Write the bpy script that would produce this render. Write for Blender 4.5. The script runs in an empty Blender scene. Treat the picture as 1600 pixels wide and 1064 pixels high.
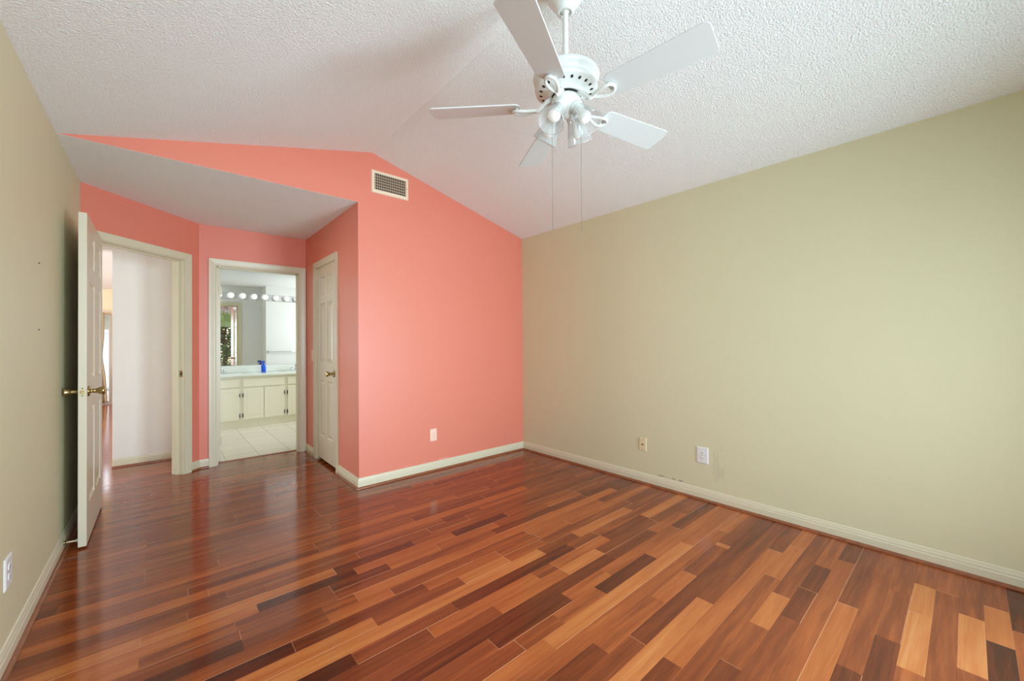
import bpy, bmesh, math, random
from mathutils import Vector, Matrix

# ------------------------------------------------------------------ camera, world, light, exposure
S = bpy.context.scene
COL = S.collection
F_PX, YAW, PITCH, ROLL, EYE = 624.6, 0.72, 0.0081, -0.007, 1.2202
_fw = Vector((math.sin(YAW) * math.cos(PITCH), math.cos(YAW) * math.cos(PITCH), math.sin(PITCH)))
_r = Vector((math.cos(YAW), -math.sin(YAW), 0)); _u = _r.cross(_fw)
_r2 = _r * math.cos(ROLL) + _u * math.sin(ROLL); _u2 = _u * math.cos(ROLL) - _r * math.sin(ROLL)
cam = bpy.data.cameras.new('camera'); cam.sensor_width = 36.0; cam.lens = F_PX / 1600 * 36.0
cam.clip_start = 0.02; cam.clip_end = 200
camo = bpy.data.objects.new('camera', cam); COL.objects.link(camo)
_m = Matrix.Identity(4)
for _i in range(3):
    _m[_i][0], _m[_i][1], _m[_i][2] = _r2[_i], _u2[_i], -_fw[_i]
_m[0][3], _m[1][3], _m[2][3] = 0, 0, EYE
camo.matrix_world = _m
S.camera = camo

S.view_settings.view_transform = 'Standard'
S.view_settings.look = 'None'
S.view_settings.exposure = 0.07
S.view_settings.gamma = 1.0
S.view_settings.use_curve_mapping = False
S.cycles.use_denoising = True
S.cycles.max_bounces = 12
S.cycles.diffuse_bounces = 7
S.cycles.transparent_max_bounces = 12
S.cycles.sample_clamp_indirect = 6.0
S.cycles.caustics_reflective = False
S.cycles.caustics_refractive = False

w = bpy.data.worlds.new('sky'); S.world = w; w.use_nodes = True
nt = w.node_tree; nt.nodes.clear()
sky = nt.nodes.new('ShaderNodeTexSky'); sky.sky_type = 'NISHITA'; sky.sun_disc = False
sky.sun_elevation = math.radians(48); sky.sun_rotation = math.radians(200)
bg = nt.nodes.new('ShaderNodeBackground'); bg.inputs[1].default_value = 0.32
wo = nt.nodes.new('ShaderNodeOutputWorld')
nt.links.new(sky.outputs[0], bg.inputs[0]); nt.links.new(bg.outputs[0], wo.inputs[0])


def area(name, loc, direction, sx, sy, power, color=(1, 1, 1), spread=180):
    l = bpy.data.lights.new(name, 'AREA'); l.shape = 'RECTANGLE'; l.size = sx; l.size_y = sy
    l.energy = power; l.color = color; l.spread = math.radians(spread)
    o = bpy.data.objects.new(name, l); COL.objects.link(o); o.location = loc
    o.rotation_euler = Vector(direction).to_track_quat('-Z', 'Y').to_euler()
    return o


# daylight at the glass doors, fill light at added windows (each light stands just outside its opening)
area('rear_fill_light', (0.46, -1.24, 1.38), (0.20, 1, -0.10), 1.4, 1.45, 54, (0.79, 0.93, 1.08), 120)  # added source at an unseen rear window, lights right and far walls
area('slider_daylight', (2.26, -1.24, 0.95), (-0.36, 1, 0.08), 0.86, 1.7, 84, (0.77, 0.93, 1.08), 130)
area('bathroom_fill_light', (3.36, 6.55, 1.6), (-1, 0, 0), 0.9, 1.1, 62, (0.96, 0.98, 1.0))  # added lamp outside an unseen window, whitens the bathroom
area('living_fill_light', (-4.25, 8.5, 1.3), (1, 0, 0), 4.5, 1.9, 400, (0.95, 0.97, 1.0))  # added lamp at an unseen opening, brightens the hall wall
area('patio_daylight', (-1.2, 12.75, 2.4), (0.1, -1, -0.45), 2.6, 1.6, 70, (0.95, 0.97, 1.0))
sun = bpy.data.lights.new('sun', 'SUN'); sun.energy = 3.2; sun.angle = 0.02; sun.color = (1, 0.95, 0.87)
suno = bpy.data.objects.new('sun', sun); COL.objects.link(suno)
suno.rotation_euler = Vector((0.75, 0.12, -0.9)).to_track_quat('-Z', 'Y').to_euler()

# ------------------------------------------------------------------ measures of the place (metres)
XL, XR, Y1, X2, Y2 = -0.4514, 3.1597, 3.4171, 1.26, 5.0514
YB, ZC, XM, ZR, TH = -1.04, 2.44, 1.3826, 2.8995, 0.115
AX, AY, BX = XL, 4.3174, 0.2826
YM, YH = 7.56, 5.68
R2 = math.sqrt(0.5)


def lin(r, g, b):
    f = lambda c: (c / 255 / 12.92) if c / 255 <= 0.04045 else ((c / 255 + 0.055) / 1.055) ** 2.4
    return (f(r), f(g), f(b), 1.0)


# ------------------------------------------------------------------ materials
def mat(name, color, rough=0.6, metal=0.0, spec=0.5, bump=None, vary=None, trans=0.0, emit=None, coat=0.0):
    m = bpy.data.materials.new(name); m.use_nodes = True
    n = m.node_tree; b = n.nodes['Principled BSDF']
    b.inputs['Base Color'].default_value = color; b.inputs['Roughness'].default_value = rough
    b.inputs['Metallic'].default_value = metal; b.inputs['Specular IOR Level'].default_value = spec
    b.inputs['Transmission Weight'].default_value = trans; b.inputs['Coat Weight'].default_value = coat
    if emit:
        b.inputs['Emission Color'].default_value = emit[0]; b.inputs['Emission Strength'].default_value = emit[1]
    tc = n.nodes.new('ShaderNodeTexCoord')
    if bump:
        scale, dist, detail = bump
        t = n.nodes.new('ShaderNodeTexNoise'); t.inputs['Scale'].default_value = scale; t.inputs['Detail'].default_value = detail
        n.links.new(tc.outputs['Object'], t.inputs['Vector'])
        bp = n.nodes.new('ShaderNodeBump'); bp.inputs['Distance'].default_value = dist; bp.inputs['Strength'].default_value = 1.0
        n.links.new(t.outputs['Fac'], bp.inputs['Height']); n.links.new(bp.outputs[0], b.inputs['Normal'])
    if vary:
        scale, amt = vary
        t = n.nodes.new('ShaderNodeTexNoise'); t.inputs['Scale'].default_value = scale; t.inputs['Detail'].default_value = 3
        n.links.new(tc.outputs['Object'], t.inputs['Vector'])
        r = n.nodes.new('ShaderNodeValToRGB')
        lo = [c * (1 - amt) for c in color[:3]] + [1]; hi = [min(1, c * (1 + amt)) for c in color[:3]] + [1]
        r.color_ramp.elements[0].position = 0.3; r.color_ramp.elements[1].position = 0.7
        r.color_ramp.elements[0].color = lo; r.color_ramp.elements[1].color = hi
        n.links.new(t.outputs['Fac'], r.inputs[0]); n.links.new(r.outputs[0], b.inputs['Base Color'])
    return m


def stains(m, spots, color, scale, thr):
    """Worn marks with a shape of their own: boxes in the object's space (centre, half size) broken up by noise."""
    n = m.node_tree; b = n.nodes['Principled BSDF']
    tc = n.nodes.new('ShaderNodeTexCoord')
    ns = n.nodes.new('ShaderNodeTexNoise'); ns.inputs['Detail'].default_value = 4
    mp = n.nodes.new('ShaderNodeMapping'); mp.inputs['Scale'].default_value = scale
    n.links.new(tc.outputs['Object'], mp.inputs['Vector']); n.links.new(mp.outputs[0], ns.inputs['Vector']); ns.inputs['Scale'].default_value = 1
    gt = n.nodes.new('ShaderNodeMapRange'); gt.inputs['From Min'].default_value = thr; gt.inputs['From Max'].default_value = thr + 0.06
    n.links.new(ns.outputs['Fac'], gt.inputs['Value'])
    total = None
    for c, h, a in spots:
        sub = n.nodes.new('ShaderNodeVectorMath'); sub.operation = 'SUBTRACT'; sub.inputs[1].default_value = c
        n.links.new(tc.outputs['Object'], sub.inputs[0])
        ab = n.nodes.new('ShaderNodeVectorMath'); ab.operation = 'ABSOLUTE'; n.links.new(sub.outputs[0], ab.inputs[0])
        dv = n.nodes.new('ShaderNodeVectorMath'); dv.operation = 'DIVIDE'; dv.inputs[1].default_value = h
        n.links.new(ab.outputs[0], dv.inputs[0])
        sx = n.nodes.new('ShaderNodeSeparateXYZ'); n.links.new(dv.outputs[0], sx.inputs[0])
        m1 = n.nodes.new('ShaderNodeMath'); m1.operation = 'MAXIMUM'; n.links.new(sx.outputs[0], m1.inputs[0]); n.links.new(sx.outputs[1], m1.inputs[1])
        m2 = n.nodes.new('ShaderNodeMath'); m2.operation = 'MAXIMUM'; n.links.new(m1.outputs[0], m2.inputs[0]); n.links.new(sx.outputs[2], m2.inputs[1])
        mr = n.nodes.new('ShaderNodeMapRange'); mr.inputs['From Min'].default_value = 0.6; mr.inputs['From Max'].default_value = 1.0
        mr.inputs['To Min'].default_value = a; mr.inputs['To Max'].default_value = 0.0
        n.links.new(m2.outputs[0], mr.inputs['Value'])
        if total is None:
            total = mr.outputs[0]
        else:
            mx = n.nodes.new('ShaderNodeMath'); mx.operation = 'MAXIMUM'; n.links.new(total, mx.inputs[0]); n.links.new(mr.outputs[0], mx.inputs[1]); total = mx.outputs[0]
    mu = n.nodes.new('ShaderNodeMath'); mu.operation = 'MULTIPLY'; n.links.new(total, mu.inputs[0]); n.links.new(gt.outputs[0], mu.inputs[1])
    mix = n.nodes.new('ShaderNodeMix'); mix.data_type = 'RGBA'
    src = b.inputs['Base Color'].links[0].from_socket if b.inputs['Base Color'].links else None
    if src:
        n.links.new(src, mix.inputs['A'])
    else:
        mix.inputs['A'].default_value = b.inputs['Base Color'].default_value
    mix.inputs['B'].default_value = color
    n.links.new(mu.outputs[0], mix.inputs['Factor']); n.links.new(mix.outputs['Result'], b.inputs['Base Color'])


def glass_mat(name, tint=(1, 1, 1, 1), gloss=0.08, extra=0.0):
    m = bpy.data.materials.new(name); m.use_nodes = True
    n = m.node_tree; n.nodes.clear()
    tr = n.nodes.new('ShaderNodeBsdfTransparent'); tr.inputs[0].default_value = tint
    gl = n.nodes.new('ShaderNodeBsdfGlossy'); gl.inputs['Roughness'].default_value = 0.03
    fr = n.nodes.new('ShaderNodeLayerWeight'); fr.inputs['Blend'].default_value = 0.25
    ma = n.nodes.new('ShaderNodeMath'); ma.operation = 'MULTIPLY_ADD'; ma.inputs[1].default_value = 0.55; ma.inputs[2].default_value = gloss
    mx = n.nodes.new('ShaderNodeMixShader'); out = n.nodes.new('ShaderNodeOutputMaterial')
    n.links.new(fr.outputs['Facing'], ma.inputs[0]); n.links.new(ma.outputs[0], mx.inputs[0])
    n.links.new(tr.outputs[0], mx.inputs[1]); n.links.new(gl.outputs[0], mx.inputs[2])
    last = mx.outputs[0]
    if extra:
        df = n.nodes.new('ShaderNodeBsdfDiffuse'); df.inputs[0].default_value = (0.70, 0.71, 0.70, 1)
        m2 = n.nodes.new('ShaderNodeMixShader'); m2.inputs[0].default_value = extra
        n.links.new(last, m2.inputs[1]); n.links.new(df.outputs[0], m2.inputs[2]); last = m2.outputs[0]
    n.links.new(last, out.inputs[0])
    return m


M = {}
M['pink'] = mat('salmon_paint', lin(224, 132, 111), 0.42, bump=(160, 0.0006, 2))
M['pink_far'] = mat('salmon_paint_chipped', lin(224, 132, 111), 0.42, bump=(160, 0.0006, 2))
stains(M['pink_far'], [((2.09, Y1, 0.098), (0.07, 0.01, 0.006), 0.9), ((1.70, Y1, 0.098), (0.012, 0.01, 0.004), 0.9)], lin(240, 214, 200), (110, 110, 300), 0.5)
M['sage'] = mat('sage_paint', lin(212, 207, 173), 0.5, bump=(150, 0.0006, 2))
M['sage_right'] = mat('sage_paint_scuffed', lin(212, 207, 173), 0.5, bump=(150, 0.0006, 2))
stains(M['sage_right'], [((XR, 1.25, 0.30), (0.02, 0.05, 0.15), 0.18), ((XR, 1.62, 0.101), (0.02, 0.13, 0.007), 1.0)], lin(150, 146, 132), (60, 45, 9), 0.47)
M['sage_left'] = mat('sage_paint_left', lin(212, 207, 173), 0.5, bump=(150, 0.0006, 2))
M['ceiling'] = mat('knockdown_ceiling', lin(240, 243, 243), 0.95, spec=0.2, bump=(120, 0.0068, 3))
M['white_wall'] = mat('white_paint', lin(232, 229, 221), 0.55, bump=(150, 0.0005, 2))
M['bath_wall'] = mat('bathroom_paint', lin(232, 233, 232), 0.5)
M['cream_wall'] = mat('cream_paint', lin(238, 220, 188), 0.55)
M['trim'] = mat('trim_paint', lin(214, 207, 180), 0.32, bump=(90, 0.0004, 2))
M['door'] = mat('door_paint', lin(216, 207, 184), 0.30, bump=(90, 0.0004, 2))
M['shoe'] = mat('shoe_wood', lin(140, 84, 54), 0.3, vary=(30, 0.2))
M['brass'] = mat('antique_brass', lin(178, 158, 110), 0.24, 1.0)
M['plate_ivory'] = mat('ivory_plastic', lin(222, 208, 170), 0.35)
M['plate_white'] = mat('white_plastic', lin(226, 226, 224), 0.35)
M['plate_pink'] = mat('painted_plastic', lin(244, 208, 190), 0.4)
M['dark'] = mat('dark_recess', lin(34, 28, 24), 0.8)
M['socket'] = mat('socket_slot', lin(70, 70, 72), 0.6)
M['vent'] = mat('vent_enamel', lin(238, 218, 192), 0.4)
M['vent_slat'] = mat('vent_slat_enamel', lin(222, 198, 168), 0.45)
M['fan'] = mat('fan_enamel', lin(224, 226, 222), 0.25)
M['blade'] = mat('fan_blade_laminate', lin(208, 210, 208), 0.4)
M['bulb'] = mat('frosted_bulb', lin(244, 244, 240), 0.35, emit=((1, 0.97, 0.92, 1), 0.12))
M['shade_glass'] = glass_mat('ribbed_glass', (0.92, 0.925, 0.92, 1), 0.07, 0.27)
M['pane'] = glass_mat('window_glass', (0.97, 0.99, 0.98, 1), 0.04)
M['chain'] = mat('pull_chain_metal', lin(118, 116, 110), 0.5, 0.2)
M['chrome'] = mat('chrome', lin(225, 226, 228), 0.12, 1.0)
M['globe'] = mat('vanity_globe', lin(246, 246, 244), 0.3, emit=((1, 0.98, 0.95, 1), 0.22))
M['vanity'] = mat('vanity_paint', lin(226, 220, 198), 0.35)
M['counter'] = mat('cultured_marble', lin(228, 232, 224), 0.15, coat=0.3, vary=(6, 0.04))
M['hinge_black'] = mat('aged_hinge', lin(72, 64, 50), 0.4, 0.6)
M['blue'] = mat('blue_plastic', lin(8, 84, 214), 0.3)
M['blue_dark'] = mat('blue_trigger_plastic', lin(10, 66, 176), 0.35)
M['mirror'] = mat('mirror_silver', (0.94, 0.95, 0.95, 1), 0.0, 1.0)
M['curtain'] = mat('tan_curtain', lin(172, 150, 116), 0.85, bump=(60, 0.002, 3))
M['frame_white'] = mat('white_aluminium', lin(238, 238, 236), 0.4)
M['frame_tan'] = mat('tan_aluminium', lin(205, 190, 160), 0.4)
M['concrete'] = mat('patio_concrete', lin(206, 196, 178), 0.9, vary=(4, 0.1))
M['fence'] = mat('white_vinyl', lin(232, 238, 246), 0.5)
M['stucco'] = mat('neighbour_stucco', lin(196, 190, 172), 0.9)
M['roof'] = mat('grey_shingle', lin(120, 118, 116), 0.9, vary=(20, 0.2))
M['grass'] = mat('lawn_grass', lin(98, 130, 66), 0.9, vary=(9, 0.3))
M['leaf'] = mat('tree_leaf', lin(104, 146, 92), 0.6, vary=(3, 0.3))
M['bark'] = mat('tree_bark', lin(92, 74, 58), 0.9, vary=(8, 0.25))
M['awning'] = mat('pale_green_awning', lin(196, 214, 168), 0.8)
M['pool'] = mat('pool_water', lin(70, 150, 190), 0.08)
M['marble_sill'] = mat('threshold', lin(216, 206, 186), 0.35)


def tile_material():
    m = mat('floor_tile', lin(226, 219, 204), 0.28)
    n = m.node_tree; b = n.nodes['Principled BSDF']
    tc = n.nodes.new('ShaderNodeTexCoord')
    mp = n.nodes.new('ShaderNodeMapping'); mp.inputs['Location'].default_value = (-0.21 + 0.305, -0.18, 0)
    n.links.new(tc.outputs['Object'], mp.inputs['Vector'])
    br = n.nodes.new('ShaderNodeTexBrick'); br.offset = 0.0; br.squash = 1.0
    br.inputs['Scale'].default_value = 1.0; br.inputs['Brick Width'].default_value = 0.305; br.inputs['Row Height'].default_value = 0.305
    br.inputs['Mortar Size'].default_value = 0.0035; br.inputs['Mortar Smooth'].default_value = 0.2
    br.inputs['Color1'].default_value = lin(226, 219, 204); br.inputs['Color2'].default_value = lin(220, 212, 197); br.inputs['Mortar'].default_value = lin(165, 152, 132)
    n.links.new(mp.outputs[0], br.inputs['Vector'])
    nz = n.nodes.new('ShaderNodeTexNoise'); nz.inputs['Scale'].default_value = 1; nz.inputs['Detail'].default_value = 5
    m3 = n.nodes.new('ShaderNodeMapping'); m3.inputs['Scale'].default_value = (3, 26, 3)
    n.links.new(tc.outputs['Object'], m3.inputs['Vector']); n.links.new(m3.outputs[0], nz.inputs['Vector'])
    mr = n.nodes.new('ShaderNodeMapRange'); mr.inputs['To Min'].default_value = 0.86; mr.inputs['To Max'].default_value = 1.06
    n.links.new(nz.outputs['Fac'], mr.inputs['Value'])
    mx = n.nodes.new('ShaderNodeMix'); mx.data_type = 'RGBA'; mx.blend_type = 'MULTIPLY'; mx.inputs['Factor'].default_value = 1
    n.links.new(br.outputs['Color'], mx.inputs['A']); n.links.new(mr.outputs[0], mx.inputs['B'])
    n.links.new(mx.outputs['Result'], b.inputs['Base Color'])
    return m


def wood_material():
    """Cherry boards: each board's own wood tone comes from its face attribute, grain from noise stretched along it."""
    m = mat('cherry_boards', (0.3, 0.1, 0.05, 1), 0.16)
    n = m.node_tree; b = n.nodes['Principled BSDF']
    at = n.nodes.new('ShaderNodeAttribute'); at.attribute_name = 'tone'; at.attribute_type = 'GEOMETRY'
    sp = n.nodes.new('ShaderNodeSeparateColor'); n.links.new(at.outputs['Color'], sp.inputs[0])
    ge = n.nodes.new('ShaderNodeTexCoord')
    off = n.nodes.new('ShaderNodeCombineXYZ')
    mo = n.nodes.new('ShaderNodeMath'); mo.operation = 'MULTIPLY'; mo.inputs[1].default_value = 57.0
    n.links.new(sp.outputs[1], mo.inputs[0]); n.links.new(mo.outputs[0], off.inputs[0]); n.links.new(mo.outputs[0], off.inputs[2])
    ad = n.nodes.new('ShaderNodeVectorMath'); ad.operation = 'ADD'
    n.links.new(ge.outputs['Object'], ad.inputs[0]); n.links.new(off.outputs[0], ad.inputs[1])

    def grain(sc, detail, dist):
        mp = n.nodes.new('ShaderNodeMapping'); mp.inputs['Scale'].default_value = sc
        n.links.new(ad.outputs[0], mp.inputs['Vector'])
        t = n.nodes.new('ShaderNodeTexNoise'); t.inputs['Scale'].default_value = 1; t.inputs['Detail'].default_value = detail
        t.inputs['Distortion'].default_value = dist
        n.links.new(mp.outputs[0], t.inputs['Vector'])
        return t.outputs['Fac']
    g1 = grain((1.6, 26, 1), 4, 0.6); g2 = grain((10, 240, 1), 2, 0.0); g3 = grain((1.2, 9, 1), 2, 1.2)

    def madd(src, mul, add):
        x = n.nodes.new('ShaderNodeMath'); x.operation = 'MULTIPLY_ADD'; x.inputs[1].default_value = mul
        n.links.new(src, x.inputs[0])
        if isinstance(add, (int, float)):
            x.inputs[2].default_value = add
        else:
            n.links.new(add, x.inputs[2])
        return x.outputs[0]
    base = madd(sp.outputs[0], 1.0, -0.15)
    v = madd(g1, 0.55, base); v = madd(g2, 0.18, v); v = madd(g3, 0.16, v); v = madd(v, 1.0, -0.295)
    rp = n.nodes.new('ShaderNodeValToRGB'); el = rp.color_ramp.elements
    stops = [(0.0, (70, 31, 19)), (0.2, (104, 48, 26)), (0.4, (136, 68, 36)), (0.58, (168, 90, 46)), (0.8, (190, 115, 62)), (1.0, (206, 142, 86))]
    el[0].position, el[0].color = stops[0][0], lin(*stops[0][1]); el[1].position, el[1].color = stops[-1][0], lin(*stops[-1][1])
    for p, c in stops[1:-1]:
        e = el.new(p); e.color = lin(*c)
    n.links.new(v, rp.inputs[0])
    # pale worn varnish along some of the eased board edges
    ed = n.nodes.new('ShaderNodeMix'); ed.data_type = 'RGBA'; ed.inputs['B'].default_value = lin(198, 142, 100)
    n.links.new(sp.outputs[2], ed.inputs['Factor']); n.links.new(rp.outputs[0], ed.inputs['A']); n.links.new(ed.outputs['Result'], b.inputs['Base Color'])
    rr = madd(g3, 0.08, 0.08); n.links.new(rr, b.inputs['Roughness'])
    bp = n.nodes.new('ShaderNodeBump'); bp.inputs['Distance'].default_value = 0.0012; bp.inputs['Strength'].default_value = 0.12
    n.links.new(g3, bp.inputs['Height']); n.links.new(bp.outputs[0], b.inputs['Normal'])
    b.inputs['Specular IOR Level'].default_value = 0.45
    return m


M['tile'] = tile_material()
M['wood'] = wood_material()


# ------------------------------------------------------------------ mesh helpers
def repaint(o, m, test):
    """Give the faces of a wall that lie on its other side that room's paint."""
    o.data.materials.append(m)
    for p in o.data.polygons:
        if test(p.center, p.normal):
            p.material_index = len(o.data.materials) - 1
    return o


class MB:
    def __init__(self):
        self.bm = bmesh.new()

    def poly(self, pts, smooth=False):
        f = self.bm.faces.new([self.bm.verts.new(p) for p in pts]); f.smooth = smooth
        return f

    def box(self, x0, x1, y0, y1, z0, z1):
        v = [self.bm.verts.new((x, y, z)) for z in (z0, z1) for x, y in ((x0, y0), (x1, y0), (x1, y1), (x0, y1))]
        for q in ((3, 2, 1, 0), (4, 5, 6, 7), (0, 1, 5, 4), (1, 2, 6, 5), (2, 3, 7, 6), (3, 0, 4, 7)):
            self.bm.faces.new([v[i] for i in q])
        return self

    def prism(self, pts, ext):
        """Closed polygon pts swept along the vector ext."""
        e = Vector(ext); a = [self.bm.verts.new(p) for p in pts]; b = [self.bm.verts.new(Vector(p) + e) for p in pts]
        self.bm.faces.new(a); self.bm.faces.new(b[::-1])
        for i in range(len(a)):
            j = (i + 1) % len(a)
            self.bm.faces.new((a[j], a[i], b[i], b[j]))
        return self

    def lathe(self, prof, mtx=None, seg=32, smooth=True):
        """Profile of (radius, height) turned about the local z axis."""
        mtx = mtx or Matrix.Identity(4); rings = []
        for r, z in prof:
            if r < 1e-6:
                rings.append([self.bm.verts.new(mtx @ Vector((0, 0, z)))])
            else:
                rings.append([self.bm.verts.new(mtx @ Vector((r * math.cos(2 * math.pi * k / seg), r * math.sin(2 * math.pi * k / seg), z))) for k in range(seg)])
        for a, b in zip(rings, rings[1:]):
            for k in range(seg):
                j = (k + 1) % seg
                if len(a) == 1 and len(b) == 1:
                    continue
                if len(a) == 1:
                    f = self.bm.faces.new((a[0], b[j], b[k]))
                elif len(b) == 1:
                    f = self.bm.faces.new((a[k], a[j], b[0]))
                else:
                    f = self.bm.faces.new((a[k], a[j], b[j], b[k]))
                f.smooth = smooth
        return self

    def tube(self, pts, rad, seg=10, closed=False):
        pts = [Vector(p) for p in pts]; n = len(pts); rings = []
        rads = rad if isinstance(rad, (list, tuple)) else [rad] * n
        up = None
        for i, p in enumerate(pts):
            a = pts[(i - 1) % n] if (closed or i > 0) else p; b = pts[(i + 1) % n] if (closed or i < n - 1) else p
            t = (b - a).normalized()
            if up is None:
                up = t.cross(Vector((0.3, 0.2, 1))).normalized()
            s = (up - t * up.dot(t)).normalized(); up = s; c = t.cross(s)
            rings.append([self.bm.verts.new(p + s * rads[i] * math.cos(2 * math.pi * k / seg) + c * rads[i] * math.sin(2 * math.pi * k / seg)) for k in range(seg)])
        m = n if closed else n - 1
        for i in range(m):
            a, b = rings[i], rings[(i + 1) % n]
            for k in range(seg):
                j = (k + 1) % seg
                f = self.bm.faces.new((a[k], a[j], b[j], b[k])); f.smooth = True
        if not closed:
            self.bm.faces.new(rings[0][::-1]); self.bm.faces.new(rings[-1])
        return self

    def sphere(self, c, r, seg=20, sz=1.0):
        prof = [(r * math.sin(math.pi * i / 12), -r * sz * math.cos(math.pi * i / 12)) for i in range(13)]
        prof[0] = (0, prof[0][1]); prof[-1] = (0, prof[-1][1])
        return self.lathe(prof, Matrix.Translation(c), seg)

    def xform(self, mtx):
        self.bm.transform(mtx); return self

    def build(self, name, m, parent=None, bevel=0.0, seg=2):
        bmesh.ops.recalc_face_normals(self.bm, faces=self.bm.faces[:])
        me = bpy.data.meshes.new(name); self.bm.to_mesh(me); self.bm.free()
        o = bpy.data.objects.new(name, me); COL.objects.link(o)
        for x in (m if isinstance(m, (list, tuple)) else [m]):
            me.materials.append(x)
        if parent is not None:
            o.parent = parent; o.matrix_parent_inverse = Matrix.Translation(parent.location).inverted() if parent.type == 'EMPTY' else Matrix.Identity(4)
        if bevel:
            b = o.modifiers.new('bevel', 'BEVEL'); b.width = bevel; b.segments = seg; b.limit_method = 'ANGLE'
        return o


def tag(o, label=None, cat=None, group=None, kind=None):
    for k, v in (('label', label), ('category', cat), ('group', group), ('kind', kind)):
        if v:
            o[k] = v
    return o


def thing(name, loc, label, cat, group=None, kind=None):
    o = bpy.data.objects.new(name, None); COL.objects.link(o); o.location = loc; o.empty_display_size = 0.1
    return tag(o, label, cat, group, kind)


def panel_wall(mb, p0, d, n, length, height, openings):
    """Wall slab of thickness TH along n, running along d from p0, with rectangular openings (s0, s1, z0, z1)."""
    ss = sorted({0.0, length, *[o[0] for o in openings], *[o[1] for o in openings]})
    zs = sorted({0.0, height, *[o[2] for o in openings], *[o[3] for o in openings]})
    hole = lambda s, z: any(o[0] < s < o[1] and o[2] < z < o[3] for o in openings)
    cell = lambda i, j: 0 <= i < len(ss) - 1 and 0 <= j < len(zs) - 1 and not hole((ss[i] + ss[i + 1]) / 2, (zs[j] + zs[j + 1]) / 2)
    p0, d, n = Vector(p0), Vector(d), Vector(n)
    cache = {}

    def v(i, j, k):
        if (i, j, k) not in cache:
            cache[(i, j, k)] = mb.bm.verts.new(p0 + d * ss[i] + Vector((0, 0, zs[j])) + n * (TH * k))
        return cache[(i, j, k)]
    for i in range(len(ss) - 1):
        for j in range(len(zs) - 1):
            if not cell(i, j):
                continue
            for k in (0, 1):
                mb.bm.faces.new((v(i, j, k), v(i + 1, j, k), v(i + 1, j + 1, k), v(i, j + 1, k)))
            for di, dj, e in ((-1, 0, ((i, j), (i, j + 1))), (1, 0, ((i + 1, j), (i + 1, j + 1))), (0, -1, ((i, j), (i + 1, j))), (0, 1, ((i, j + 1), (i + 1, j + 1)))):
                if not cell(i + di, j + dj):
                    (a, b), (c, e2) = e
                    mb.bm.faces.new((v(a, b, 0), v(c, e2, 0), v(c, e2, 1), v(a, b, 1)))
    return mb


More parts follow.
